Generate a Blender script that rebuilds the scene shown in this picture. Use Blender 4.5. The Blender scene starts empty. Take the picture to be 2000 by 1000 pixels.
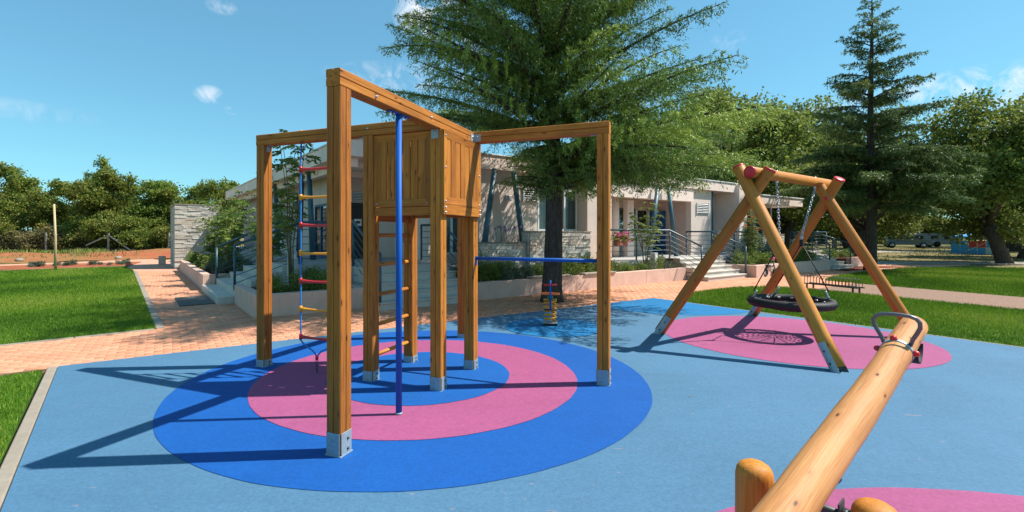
import bpy, math, random
import numpy as np
from mathutils import Vector, Matrix

# ------------------------------------------------------------------ camera, sky, sun, exposure
S = bpy.context.scene
COL = S.collection
cam_d = bpy.data.cameras.new('camera')
cam_d.sensor_width = 36.0
cam_d.lens = 943.0 / 2000 * 36.0
cam_d.shift_x = 0.0245
cam_d.shift_y = -0.022
cam_d.clip_start = 0.05
cam_d.clip_end = 3000
cam = bpy.data.objects.new('camera', cam_d)
COL.objects.link(cam)
cam.location = (0, 0, 1.53)
cam.rotation_euler = (math.radians(90), 0, 0)
S.camera = cam
S.render.resolution_x = 1024
S.render.resolution_y = 512

SUNDIR = Vector((1.93, 0.15, 2.62)).normalized()
W = bpy.data.worlds.new('World')
S.world = W
W.use_nodes = True
nt = W.node_tree
nt.nodes.clear()
def wn(t, **k):
    n = nt.nodes.new(t)
    for a, b in k.items():
        setattr(n, a, b)
    return n
w_out = wn('ShaderNodeOutputWorld')
w_bg = wn('ShaderNodeBackground')
w_bg.inputs['Strength'].default_value = 0.15
w_sky = wn('ShaderNodeTexSky', sky_type='NISHITA')
w_sky.sun_disc = False
w_sky.sun_elevation = math.asin(SUNDIR.z)
w_sky.sun_rotation = math.atan2(SUNDIR.x, SUNDIR.y)
w_sky.air_density = 1.0
w_sky.dust_density = 0.25
w_sky.ozone_density = 2.2
w_gam = wn('ShaderNodeGamma')
w_gam.inputs['Gamma'].default_value = 0.65
w_tint = wn('ShaderNodeMix', data_type='RGBA', blend_type='MULTIPLY')
w_tint.inputs['Factor'].default_value = 1.0
w_tint.inputs['B'].default_value = (0.53, 1.02, 1.14, 1)
nt.links.new(w_sky.outputs[0], w_gam.inputs['Color'])
nt.links.new(w_gam.outputs[0], w_tint.inputs['A'])
# a few thin fair-weather clouds, laid out by sky direction
w_tc = wn('ShaderNodeTexCoord')
w_n1 = wn('ShaderNodeTexNoise')
w_n1.inputs['Scale'].default_value = 24.0
w_n1.inputs['Detail'].default_value = 9
w_n1.inputs['Roughness'].default_value = 0.62
w_n1.inputs['Distortion'].default_value = 0.6
nt.links.new(w_tc.outputs['Generated'], w_n1.inputs['Vector'])
def wmath(op, a, b=0.0, clamp=False):
    n = wn('ShaderNodeMath', operation=op, use_clamp=clamp)
    for i, x in enumerate((a, b)):
        if isinstance(x, (int, float)): n.inputs[i].default_value = x
        else: nt.links.new(x, n.inputs[i])
    return n.outputs[0]
total = None
# direction, half-width, half-height (radians), density
for d, hw, hh, dens in (((-0.575, 1, 0.288), 0.026, 0.017, 1.0), ((-0.527, 1, 0.257), 0.015, 0.011, 0.9), ((-0.550, 1, 0.470), 0.026, 0.014, 0.7),
                        ((-0.115, 1, 0.455), 0.075, 0.055, 1.6), ((-0.02, 1, 0.40), 0.06, 0.05, 0.8), ((-0.17, 1, 0.325), 0.16, 0.03, 0.7), ((1.02, 1, 0.300), 0.24, 0.034, 1.25), ((0.50, 1, 0.40), 0.03, 0.02, 0.35), ((-1.0, 1, 0.26), 0.12, 0.018, 0.28),
                        ((-0.9, -1, 0.5), 0.4, 0.15, 0.8), ((0.8, -1, 0.4), 0.5, 0.12, 0.6), ((2.4, 0.4, 0.7), 0.4, 0.12, 0.6)):
    v = Vector(d).normalized(); sx = Vector((v.y, -v.x, 0)).normalized(); sz = v.cross(sx) * -1
    acc = None
    for ax_, sc_ in ((sx, 1 / hw), (sz, 1 / hh)):
        dn = wn('ShaderNodeVectorMath', operation='DOT_PRODUCT')
        nt.links.new(w_tc.outputs['Generated'], dn.inputs[0]); dn.inputs[1].default_value = ax_ * sc_
        q = wmath('POWER', dn.outputs['Value'], 2.0)
        q = wmath('MULTIPLY', dn.outputs['Value'], dn.outputs['Value'])
        acc = q if acc is None else wmath('ADD', acc, q)
    fn = wn('ShaderNodeVectorMath', operation='DOT_PRODUCT')
    nt.links.new(w_tc.outputs['Generated'], fn.inputs[0]); fn.inputs[1].default_value = v
    front = wmath('GREATER_THAN', fn.outputs['Value'], 0.0)
    m_ = wmath('MULTIPLY', wmath('SUBTRACT', 1.0, acc, True), front)
    m_ = wmath('MULTIPLY', m_, dens)
    total = m_ if total is None else wmath('ADD', total, m_)
cl = wmath('MULTIPLY', total, wmath('MULTIPLY', wmath('SUBTRACT', w_n1.outputs['Fac'], 0.44, True), 3.6), True)
w_mix = wn('ShaderNodeMix', data_type='RGBA')
w_mix.inputs['B'].default_value = (4.0, 4.2, 4.5, 1)
nt.links.new(cl, w_mix.inputs['Factor'])
nt.links.new(w_tint.outputs['Result'], w_mix.inputs['A'])
nt.links.new(w_mix.outputs['Result'], w_bg.inputs['Color'])
nt.links.new(w_bg.outputs[0], w_out.inputs[0])

sun_d = bpy.data.lights.new('sun', 'SUN')
sun_d.energy = 4.5
sun_d.angle = math.radians(0.53)
sun_d.color = (1.0, 0.955, 0.88)
sun = bpy.data.objects.new('sun', sun_d)
COL.objects.link(sun)
sun.rotation_euler = SUNDIR.to_track_quat('Z', 'Y').to_euler()

S.view_settings.view_transform = 'Standard'
S.view_settings.look = 'None'
S.view_settings.exposure = 0.78
S.view_settings.gamma = 1.0
S.view_settings.use_curve_mapping = False

# ------------------------------------------------------------------ helpers
RNG = np.random.default_rng(7)
random.seed(7)

def tag(o, label=None, cat=None, group=None, kind=None):
    if label: o['label'] = label
    if cat: o['category'] = cat
    if group: o['group'] = group
    if kind: o['kind'] = kind
    return o

def empty(name, loc=(0, 0, 0), label=None, cat=None, group=None, rz=0.0, kind=None):
    o = bpy.data.objects.new(name, None)
    COL.objects.link(o)
    o.location = loc
    o.rotation_euler = (0, 0, rz)
    o.empty_display_size = 0.1
    return tag(o, label, cat, group, kind)

def link(name, me, mat=None, parent=None, matrix=None):
    o = bpy.data.objects.new(name, me)
    COL.objects.link(o)
    if mat is not None and len(me.materials) == 0:
        me.materials.append(mat)
    if parent is not None:
        o.parent = parent
    if matrix is not None:
        o.matrix_local = matrix
    return o

def copy_tree(o, parent=None):
    c = o.copy()
    COL.objects.link(c)
    c.parent = parent
    for ch in [x for x in o.children]:
        copy_tree(ch, c)
    return c

def np_mesh(name, V, F, rnd=None, gc=None, smooth=False):
    """V (n,3), F (m,k) equal-size faces"""
    V = np.asarray(V, np.float32); F = np.asarray(F, np.int32)
    me = bpy.data.meshes.new(name)
    me.vertices.add(len(V)); me.vertices.foreach_set('co', V.ravel())
    k = F.shape[1]
    me.loops.add(F.size); me.loops.foreach_set('vertex_index', F.ravel())
    me.polygons.add(len(F)); me.polygons.foreach_set('loop_start', np.arange(0, F.size, k, dtype=np.int32))
    if rnd is not None:
        a = me.attributes.new('rnd', 'FLOAT', 'POINT'); a.data.foreach_set('value', np.asarray(rnd, np.float32))
    me.update(calc_edges=True)
    if smooth:
        me.polygons.foreach_set('use_smooth', np.ones(len(F), bool))
    return me

def world_of(o):
    m = o.matrix_basis.copy()
    while o.parent is not None:
        o = o.parent; m = o.matrix_basis @ m
    return m

def basis(d, up=(0, 0, 1)):
    d = Vector(d).normalized()
    u = Vector(up)
    if abs(d.dot(u)) > 0.98:
        u = Vector((1, 0, 0))
    s = d.cross(u).normalized()
    t = s.cross(d).normalized()
    return d, s, t

class MB:
    """collects shapes into ONE mesh; gc = grain coordinates (x along the length)"""
    def __init__(self):
        self.v = []; self.f = []; self.g = []; self.sm = []; self.r = []
    def add(self, vs, fs, gs=None, smooth=False):
        n = len(self.v)
        off = Vector((random.uniform(0, 50), random.uniform(0, 50), random.uniform(0, 50)))
        rr = random.random()
        if gs is None: gs = vs
        self.v += [Vector(p) for p in vs]
        self.g += [Vector(p) + off for p in gs]
        self.r += [rr] * len(vs)
        for f in fs:
            self.f.append([i + n for i in f]); self.sm.append(smooth)
        return self
    def box(self, c, size, axes=None, bev=0.0, long=None):
        """c centre; size along three axes; axes = 3 unit vectors"""
        ax = axes or (Vector((1, 0, 0)), Vector((0, 1, 0)), Vector((0, 0, 1)))
        ax = [Vector(a) for a in ax]
        c = Vector(c)
        L = max(range(3), key=lambda i: size[i]) if long is None else long
        o = [i for i in range(3) if i != L]
        h = [s / 2 for s in size]
        b = min(bev, min(h) * 0.9)
        vs = []; gs = []
        def P(x, y, z):
            vs.append(c + ax[0] * x + ax[1] * y + ax[2] * z)
            q = (x, y, z); gs.append((q[L], q[o[0]], q[o[1]]))
        if b <= 0:
            for sx in (-1, 1):
                for sy in (-1, 1):
                    for sz in (-1, 1): P(sx * h[0], sy * h[1], sz * h[2])
            fs = [(0, 1, 3, 2), (4, 6, 7, 5), (0, 4, 5, 1), (2, 3, 7, 6), (0, 2, 6, 4), (1, 5, 7, 3)]
            return self.add(vs, self._fix(vs, fs, c), gs)
        idx = {}
        for sx in (-1, 1):
            for sy in (-1, 1):
                for sz in (-1, 1):
                    for k in range(3):
                        s = (sx, sy, sz)
                        q = [s[i] * (h[i] - (0 if i == k else b)) for i in range(3)]
                        idx[(s, k)] = len(vs); P(*q)
        fs = []
        for k in range(3):
            i, j = [a for a in range(3) if a != k]
            for sk in (-1, 1):
                loop = []
                for si, sj in ((-1, -1), (1, -1), (1, 1), (-1, 1)):
                    s = [0, 0, 0]; s[k] = sk; s[i] = si; s[j] = sj
                    loop.append(idx[(tuple(s), k)])
                fs.append(loop)
            for si in (-1, 1):
                for sj in (-1, 1):
                    a = [0, 0, 0]; a[i] = si; a[j] = sj; a[k] = -1
                    e = list(a); e[k] = 1
                    fs.append([idx[(tuple(a), i)], idx[(tuple(a), j)], idx[(tuple(e), j)], idx[(tuple(e), i)]])
        for sx in (-1, 1):
            for sy in (-1, 1):
                for sz in (-1, 1):
                    s = (sx, sy, sz); fs.append([idx[(s, 0)], idx[(s, 1)], idx[(s, 2)]])
        return self.add(vs, self._fix(vs, fs, c), gs)
    def _fix(self, vs, fs, c):
        out = []
        for f in fs:
            p = [vs[i] for i in f]
            n = (p[1] - p[0]).cross(p[2] - p[0])
            m = sum(p, Vector()) / len(p) - c
            out.append(list(f) if n.dot(m) >= 0 else list(reversed(f)))
        return out
    def beam(self, p0, p1, w, h, up=(0, 0, 1), bev=0.0):
        p0 = Vector(p0); p1 = Vector(p1)
        d, s, t = basis(p1 - p0, up)
        return self.box((p0 + p1) / 2, ((p1 - p0).length, w, h), (d, s, t), bev, long=0)
    def prism(self, sec, p0, p1, up=(0, 0, 1)):
        """section [(s,t)] swept from p0 to p1"""
        p0 = Vector(p0); p1 = Vector(p1)
        d, s, t = basis(p1 - p0, up)
        s = -s
        n = len(sec); Ln = (p1 - p0).length
        vs = [p0 + s * a + t * b for a, b in sec] + [p1 + s * a + t * b for a, b in sec]
        gs = [(0, a, b) for a, b in sec] + [(Ln, a, b) for a, b in sec]
        fs = [(i, (i + 1) % n, n + (i + 1) % n, n + i) for i in range(n)]
        fs.append(list(range(n - 1, -1, -1))); fs.append(list(range(n, 2 * n)))
        return self.add(vs, fs, gs)
    def tube(self, pts, r, n=10, caps=True, smooth=True, closed=False):
        pts = [Vector(p) for p in pts]
        m = len(pts)
        rs = r if isinstance(r, (list, tuple)) else [r] * m
        vs = []; gs = []; ln = 0.0
        prev = None
        for i, p in enumerate(pts):
            if closed:
                d = pts[(i + 1) % m] - pts[i - 1]
            else:
                d = pts[min(i + 1, m - 1)] - pts[max(i - 1, 0)]
            d = d.normalized()
            if prev is None:
                _, s, _ = basis(d)
            else:
                s = (prev - d * prev.dot(d)).normalized()
            t = d.cross(s)
            prev = s
            if i: ln += (pts[i] - pts[i - 1]).length
            for k in range(n):
                a = 2 * math.pi * k / n
                vs.append(p + (s * math.cos(a) + t * math.sin(a)) * rs[i])
                gs.append((ln, math.cos(a) * rs[i], math.sin(a) * rs[i]))
        fs = []
        rng = m if closed else m - 1
        for i in range(rng):
            j = (i + 1) % m
            for k in range(n):
                l = (k + 1) % n
                fs.append((i * n + k, i * n + l, j * n + l, j * n + k))
        self.add(vs, fs, gs, smooth)
        if caps and not closed:
            b = len(self.v) - len(vs)
            self.f.append([b + k for k in range(n - 1, -1, -1)]); self.sm.append(False)
            self.f.append([b + (m - 1) * n + k for k in range(n)]); self.sm.append(False)
        return self
    def poly(self, pts, z=None):
        vs = [Vector((p[0], p[1], z if z is not None else p[2])) for p in pts]
        return self.add(vs, [list(range(len(vs)))])
    def extrude(self, pts, z0, z1):
        n = len(pts)
        a = sum(pts[i][0] * pts[(i + 1) % n][1] - pts[(i + 1) % n][0] * pts[i][1] for i in range(n))
        if a < 0: pts = list(reversed(pts))
        vs = [Vector((p[0], p[1], z0)) for p in pts] + [Vector((p[0], p[1], z1)) for p in pts]
        fs = [(i, (i + 1) % n, n + (i + 1) % n, n + i) for i in range(n)]
        fs.append(list(range(n, 2 * n))); fs.append(list(range(n - 1, -1, -1)))
        return self.add(vs, fs)
    def lathe(self, c, prof, n=16, axis=(0, 0, 1), smooth=True):
        c = Vector(c); d, s, t = basis(axis); t = d.cross(s)
        vs = []
        for r, z in prof:
            for k in range(n):
                a = 2 * math.pi * k / n
                vs.append(c + d * z + (s * math.cos(a) + t * math.sin(a)) * max(r, 1e-4))
        fs = []
        for i in range(len(prof) - 1):
            for k in range(n):
                l = (k + 1) % n
                fs.append((i * n + k, i * n + l, (i + 1) * n + l, (i + 1) * n + k))
        fs.append(list(range(n - 1, -1, -1))); fs.append([(len(prof) - 1) * n + k for k in range(n)])
        gs = [(z, (Vector(v) - c).dot(s), (Vector(v) - c).dot(t)) for v, z in zip(vs, [p[1] for p in prof for _ in range(n)])]
        return self.add(vs, fs, gs, smooth)
    def build(self, name, mat, parent=None, smooth=None, kind=None):
        me = bpy.data.meshes.new(name)
        me.from_pydata([tuple(p) for p in self.v], [], self.f)
        a = me.attributes.new('gc', 'FLOAT_VECTOR', 'POINT')
        a.data.foreach_set('vector', [x for p in self.g for x in p])
        a = me.attributes.new('rnd', 'FLOAT', 'POINT')
        a.data.foreach_set('value', self.r)
        me.polygons.foreach_set('use_smooth', [bool(x) for x in self.sm] if smooth is None else [smooth] * len(self.f))
        me.update()
        if parent is not None:            # shapes are given in world coordinates
            me.transform(world_of(parent).inverted())
        o = link(name, me, mat, parent)
        if kind: o['kind'] = kind
        return o

# ------------------------------------------------------------------ materials
MATS = {}
class M:
    def __init__(self, name):
        self.m = bpy.data.materials.new(name); self.m.use_nodes = True
        self.t = self.m.node_tree
        self.b = self.t.nodes['Principled BSDF']
        MATS[name] = self.m
    def n(self, t, **k):
        n = self.t.nodes.new(t)
        for a, b in k.items():
            setattr(n, a, b)
        return n
    def l(self, a, b): self.t.links.new(a, b)
    def attr(self, nm): return self.n('ShaderNodeAttribute', attribute_name=nm)
    def coord(self, which='Object'): return self.n('ShaderNodeTexCoord').outputs[which]
    def mapping(self, v, scale, loc=(0, 0, 0), rot=(0, 0, 0)):
        m = self.n('ShaderNodeMapping')
        m.inputs['Scale'].default_value = scale; m.inputs['Location'].default_value = loc; m.inputs['Rotation'].default_value = rot
        self.l(v, m.inputs['Vector']); return m.outputs[0]
    def noise(self, v, scale, detail=4, rough=0.55, dist=0.0):
        n = self.n('ShaderNodeTexNoise')
        n.inputs['Scale'].default_value = scale; n.inputs['Detail'].default_value = detail
        n.inputs['Roughness'].default_value = rough; n.inputs['Distortion'].default_value = dist
        if v is not None: self.l(v, n.inputs['Vector'])
        return n.outputs['Fac']
    def vor(self, v, scale, out='Distance'):
        n = self.n('ShaderNodeTexVoronoi'); n.inputs['Scale'].default_value = scale
        self.l(v, n.inputs['Vector']); return n.outputs[out]
    def ramp(self, f, stops, interp='LINEAR'):
        n = self.n('ShaderNodeValToRGB'); n.color_ramp.interpolation = interp
        e = n.color_ramp.elements
        while len(e) < len(stops): e.new(0.5)
        for i, (p, c) in enumerate(stops):
            e[i].position = p; e[i].color = (*c, 1) if len(c) == 3 else c
        self.l(f, n.inputs['Fac']); return n.outputs['Color']
    def mix(self, f, a, b, mode='MIX'):
        n = self.n('ShaderNodeMix', data_type='RGBA', blend_type=mode)
        for s, x in (('Factor', f), ('A', a), ('B', b)):
            i = n.inputs[s]
            if hasattr(x, 'is_linked') or hasattr(x, 'links'): self.l(x, i)
            elif isinstance(x, (int, float)): i.default_value = x
            else: i.default_value = (*x, 1) if len(x) == 3 else x
        return n.outputs['Result']
    def math(self, op, a, b=0.0):
        n = self.n('ShaderNodeMath', operation=op)
        for i, x in enumerate((a, b)):
            if isinstance(x, (int, float)): n.inputs[i].default_value = x
            else: self.l(x, n.inputs[i])
        return n.outputs[0]
    def col(self, c):
        i = self.b.inputs['Base Color']
        if isinstance(c, tuple): i.default_value = (*c, 1)
        else: self.l(c, i)
    def set(self, rough=0.6, metal=0.0, spec=None):
        if isinstance(rough, (int, float)): self.b.inputs['Roughness'].default_value = rough
        else: self.l(rough, self.b.inputs['Roughness'])
        self.b.inputs['Metallic'].default_value = metal
        if spec is not None: self.b.inputs['Specular IOR Level'].default_value = spec
    def bump(self, h, strength=0.3, dist=0.01):
        n = self.n('ShaderNodeBump'); n.inputs['Strength'].default_value = strength; n.inputs['Distance'].default_value = dist
        self.l(h, n.inputs['Height']); self.l(n.outputs[0], self.b.inputs['Normal'])

def simple(name, c, rough=0.5, metal=0.0, var=0.12, scale=6.0, bump=0.0, spec=None):
    m = M(name)
    v = m.coord()
    f = m.noise(v, scale, 5, 0.6)
    lo = tuple(x * (1 - var) for x in c); hi = tuple(min(1, x * (1 + var)) for x in c)
    m.col(m.ramp(f, [(0.3, lo), (0.7, hi)]))
    m.set(rough, metal, spec)
    if bump: m.bump(m.noise(v, scale * 12, 3), bump, 0.004)
    return m.m

def wood(name, base, dark, light, knots=0.6, rough=0.5, fr=1.0):
    m = M(name)
    g = m.attr('gc').outputs['Vector']
    f1 = m.noise(m.mapping(g, (0.9, 16 * fr, 16 * fr)), 2.2, 7, 0.62, 0.5)
    f2 = m.noise(m.mapping(g, (1.6, 95 * fr, 95 * fr)), 2.5, 4, 0.65)
    c = m.ramp(f1, [(0.30, dark), (0.48, base), (0.72, light)])
    c = m.mix(0.42, c, m.ramp(f2, [(0.34, tuple(x * 0.5 for x in base)), (0.62, light)]))
    c = m.mix(m.math('MULTIPLY', m.ramp(m.noise(g, 1.9, 4), [(0.4, (0, 0, 0)), (0.7, (1, 1, 1))]), 0.30), c, dark)
    # knots: dark eyes with a reddish halo, drawn out along the grain
    k = m.vor(m.mapping(g, (2.1, 6.5, 6.5)), 2.3)
    halo = m.ramp(k, [(0.05, (1, 1, 1)), (0.26, (0, 0, 0))])
    c = m.mix(m.math('MULTIPLY', halo, knots * 0.55), c, dark)
    c = m.mix(m.math('MULTIPLY', m.ramp(k, [(0.075, (1, 1, 1)), (0.125, (0, 0, 0))]), knots), c, (0.055, 0.018, 0.005))
    # fine drying cracks
    ck = m.noise(m.mapping(g, (0.55, 42 * fr, 42 * fr)), 2.0, 2, 0.5)
    c = m.mix(m.math('MULTIPLY', m.ramp(ck, [(0.715, (0, 0, 0)), (0.735, (1, 1, 1))]), 0.75), c, (0.05, 0.018, 0.006))
    rv = m.attr('rnd').outputs['Fac']
    hs = m.n('ShaderNodeHueSaturation'); m.l(c, hs.inputs['Color'])
    m.l(m.math('ADD', m.math('MULTIPLY', rv, 0.42), 0.80), hs.inputs['Value'])
    m.l(m.math('ADD', m.math('MULTIPLY', rv, 0.008), 0.495), hs.inputs['Hue'])
    m.col(hs.outputs[0]); m.set(m.math('ADD', m.math('MULTIPLY', f2, 0.3), rough - 0.1), 0, 0.3)
    m.bump(m.math('ADD', f1, m.math('MULTIPLY', f2, 0.6)), 0.35, 0.004)
    return m.m
WOOD = wood('stained_timber', (0.41, 0.136, 0.015), (0.15, 0.040, 0.0045), (0.57, 0.222, 0.033), 0.85, 0.58)
WOODR = wood('round_timber', (0.48, 0.165, 0.020), (0.28, 0.078, 0.009), (0.61, 0.245, 0.042), 0.7, 0.5, 1.6)
WOODL = wood('pale_log', (0.60, 0.270, 0.080), (0.38, 0.130, 0.028), (0.72, 0.385, 0.145), 0.9, 0.5, 2.2)
STAKE = wood('raw_stake', (0.50, 0.36, 0.20), (0.34, 0.22, 0.11), (0.62, 0.47, 0.28), 0.2)

def galv():
    m = M('galvanised_steel'); v = m.coord()
    k = m.vor(v, 55, 'Color')
    hs = m.n('ShaderNodeSeparateColor'); m.l(k, hs.inputs[0])
    f = m.math('ADD', m.math('MULTIPLY', hs.outputs[0], 0.25), m.math('MULTIPLY', m.noise(v, 9, 4), 0.75))
    m.col(m.ramp(f, [(0.2, (0.24, 0.30, 0.32)), (0.8, (0.36, 0.43, 0.45))]))
    m.set(m.math('ADD', m.math('MULTIPLY', hs.outputs[1], 0.12), 0.45), 0.35)
    return m.m
GALV = galv()
BOLT = simple('bolt_zinc', (0.55, 0.57, 0.58), 0.35, 0.9)
DBOLT = simple('dark_bolt', (0.05, 0.055, 0.06), 0.45, 0.6)
BLUEP = simple('blue_powder_coat', (0.005, 0.095, 0.40), 0.55, 0.0, 0.06, 6.0, 0.0, 0.25)
ROPE = simple('blue_rope', (0.025, 0.19, 0.56), 0.8, 0, 0.25, 90, 0.5)
REDPL = simple('red_plastic', (0.58, 0.018, 0.022), 0.35, 0, 0.08)
YELPL = simple('yellow_plastic', (0.80, 0.31, 0.010), 0.35, 0, 0.08)
ORPL = simple('orange_plastic', (0.80, 0.14, 0.02), 0.4, 0, 0.08)
GREENPL = simple('green_plastic', (0.02, 0.16, 0.05), 0.45)
RUBBER = simple('black_rubber', (0.009, 0.009, 0.010), 0.62, 0, 0.2, 30, 0.3)
TEAL = simple('teal_steel_paint', (0.030, 0.080, 0.108), 0.38, 0.0, 0.12, 3)
TEALL = simple('teal_column_paint', (0.035, 0.105, 0.145), 0.45, 0.0, 0.15, 2)
CHAIN = simple('chain_steel', (0.45, 0.46, 0.47), 0.35, 0.85)
DARKM = simple('dark_metal', (0.05, 0.06, 0.06), 0.5, 0.3)

def mat_surface(name, c, scuff=(0.40, 0.30, 0.32), amount=0.35):
    m = M(name); v = m.n('ShaderNodeNewGeometry').outputs['Position']
    f = m.noise(v, 0.55, 6, 0.62, 0.6); f2 = m.noise(v, 7, 5, 0.7)
    st = m.noise(m.mapping(v, (0.7, 6.0, 1), rot=(0, 0, 0.6)), 1.6, 6, 0.7, 0.4)     # trowel streaks
    grain = m.noise(v, 260, 2, 0.6)
    lo = tuple(x * 0.80 for x in c); hi = tuple(min(1, x * 1.20) for x in c)
    cc = m.ramp(f, [(0.30, lo), (0.70, hi)])
    cc = m.mix(m.math('MULTIPLY', m.ramp(st, [(0.45, (0, 0, 0)), (0.72, (1, 1, 1))]), 0.30), cc, tuple(min(1, x * 1.30 + 0.05 * max(c) * (0.3 + x)) for x in c))
    cc = m.mix(m.math('MULTIPLY', m.ramp(f2, [(0.45, (0, 0, 0)), (0.7, (1, 1, 1))]), 0.28), cc, tuple(x * 0.72 for x in c))
    cc = m.mix(0.22, cc, m.ramp(grain, [(0.35, tuple(x * 0.45 for x in c)), (0.65, tuple(min(1, x * 1.6) for x in c))]))
    sp = m.noise(v, 42, 4, 0.75)
    cc = m.mix(0.30, cc, m.ramp(sp, [(0.36, tuple(x * 0.62 for x in c)), (0.64, tuple(min(1, x * 1.40) for x in c))]))
    # scattered scuffs, sand and footmarks
    s = m.noise(m.mapping(v, (1.6, 5.5, 1), rot=(0, 0, 0.75)), 2.6, 6, 0.7, 0.7)
    cc = m.mix(m.math('MULTIPLY', m.ramp(s, [(0.655, (0, 0, 0)), (0.70, (1, 1, 1))]), amount), cc, scuff)
    s2 = m.noise(m.mapping(v, (2.6, 1.1, 1), rot=(0, 0, -0.5)), 4.7, 7, 0.75, 0.3)
    cc = m.mix(m.math('MULTIPLY', m.ramp(s2, [(0.665, (0, 0, 0)), (0.71, (1, 1, 1))]), 0.5), cc, tuple(x * 0.40 for x in c))
    p = m.vor(m.mapping(v, (1, 1.7, 1)), 3.1)
    cc = m.mix(m.math('MULTIPLY', m.ramp(p, [(0.035, (1, 1, 1)), (0.06, (0, 0, 0))]), 0.45), cc, scuff)
    m.col(cc); m.set(0.74, 0, 0.28)
    m.bump(m.math('ADD', grain, m.math('MULTIPLY', m.noise(v, 3, 3), 0.8)), 0.45, 0.005)
    return m.m
MAT_LIGHT = mat_surface('rubber_light_blue', (0.066, 0.162, 0.262), (0.30, 0.23, 0.23), 0.5)
MAT_BLUE = mat_surface('rubber_strong_blue', (0.0030, 0.080, 0.315), (0.02, 0.12, 0.36), 0.3)
MAT_MID = mat_surface('rubber_mid_blue', (0.0032, 0.086, 0.318), (0.03, 0.15, 0.36), 0.3)
MAT_CYAN = mat_surface('rubber_sky_blue', (0.008, 0.150, 0.345), (0.05, 0.2, 0.36), 0.3)
MAT_PINK = mat_surface('rubber_pink', (0.315, 0.074, 0.175), (0.42, 0.16, 0.28), 0.4)

def concrete(name, c, scale=3.0, stain=0.35):
    m = M(name); v = m.coord()
    f = m.noise(v, scale, 6, 0.65); g = m.noise(v, 45, 3, 0.6)
    cc = m.ramp(f, [(0.25, tuple(x * 0.80 for x in c)), (0.7, tuple(min(1, x * 1.10) for x in c))])
    cc = m.mix(0.25, cc, m.ramp(g, [(0.3, tuple(x * 0.7 for x in c)), (0.7, tuple(min(1, x * 1.2) for x in c))]))
    st = m.noise(m.mapping(v, (4, 4, 0.5)), 1.6, 5, 0.7)
    cc = m.mix(m.math('MULTIPLY', m.ramp(st, [(0.5, (0, 0, 0)), (0.75, (1, 1, 1))]), stain), cc, tuple(x * 0.55 for x in c))
    m.col(cc); m.set(0.85, 0, 0.25); m.bump(g, 0.25, 0.004)
    return m.m
PLANTER = concrete('planter_render', (0.66, 0.44, 0.345))
STEPM = concrete('step_concrete', (0.56, 0.50, 0.43), 2.0)
KERBM = concrete('kerb_concrete', (0.30, 0.255, 0.20), 5.0, 0.25)
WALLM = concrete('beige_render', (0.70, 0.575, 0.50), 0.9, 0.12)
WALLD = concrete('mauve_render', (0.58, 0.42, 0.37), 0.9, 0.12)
WHITEW = concrete('pale_render', (0.88, 0.70, 0.61), 1.2, 0.15)
FLOORM = concrete('terrace_tile', (0.42, 0.40, 0.375), 1.4, 0.2)
ROOFTOP = concrete('roof_membrane', (0.40, 0.36, 0.33), 1.4, 0.2)
TILE = simple('terracotta_tile', (0.55, 0.20, 0.10), 0.8, 0, 0.3, 7)
BOLLARD = simple('bollard_grey', (0.42, 0.43, 0.43), 0.5, 0, 0.08)
WHITE = simple('white_metal', (0.72, 0.72, 0.70), 0.45, 0, 0.05)
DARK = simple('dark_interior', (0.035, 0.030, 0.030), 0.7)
PURPLE = simple('purple_board', (0.12, 0.035, 0.25), 0.5)
BLUEDOOR = simple('blue_door_paint', (0.018, 0.10, 0.24), 0.4)
CURTAIN = simple('pale_curtain', (0.50, 0.68, 0.68), 0.8, 0, 0.1, 5)
DOORMAT = simple('door_mat', (0.10, 0.095, 0.085), 0.95, 0, 0.3, 60, 0.6)
MARK = simple('dark_print', (0.03, 0.03, 0.035), 0.6)

def glass():
    m = M('window_glass')
    m.col((0.03, 0.055, 0.06)); m.set(0.04, 0.0, 0.8)
    tr = m.n('ShaderNodeBsdfTransparent'); mx = m.n('ShaderNodeMixShader'); mx.inputs[0].default_value = 0.45
    m.l(tr.outputs[0], mx.inputs[1]); m.l(m.b.outputs[0], mx.inputs[2])
    m.l(mx.outputs[0], m.t.nodes['Material Output'].inputs['Surface'])
    return m.m
GLASS = glass()

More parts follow.
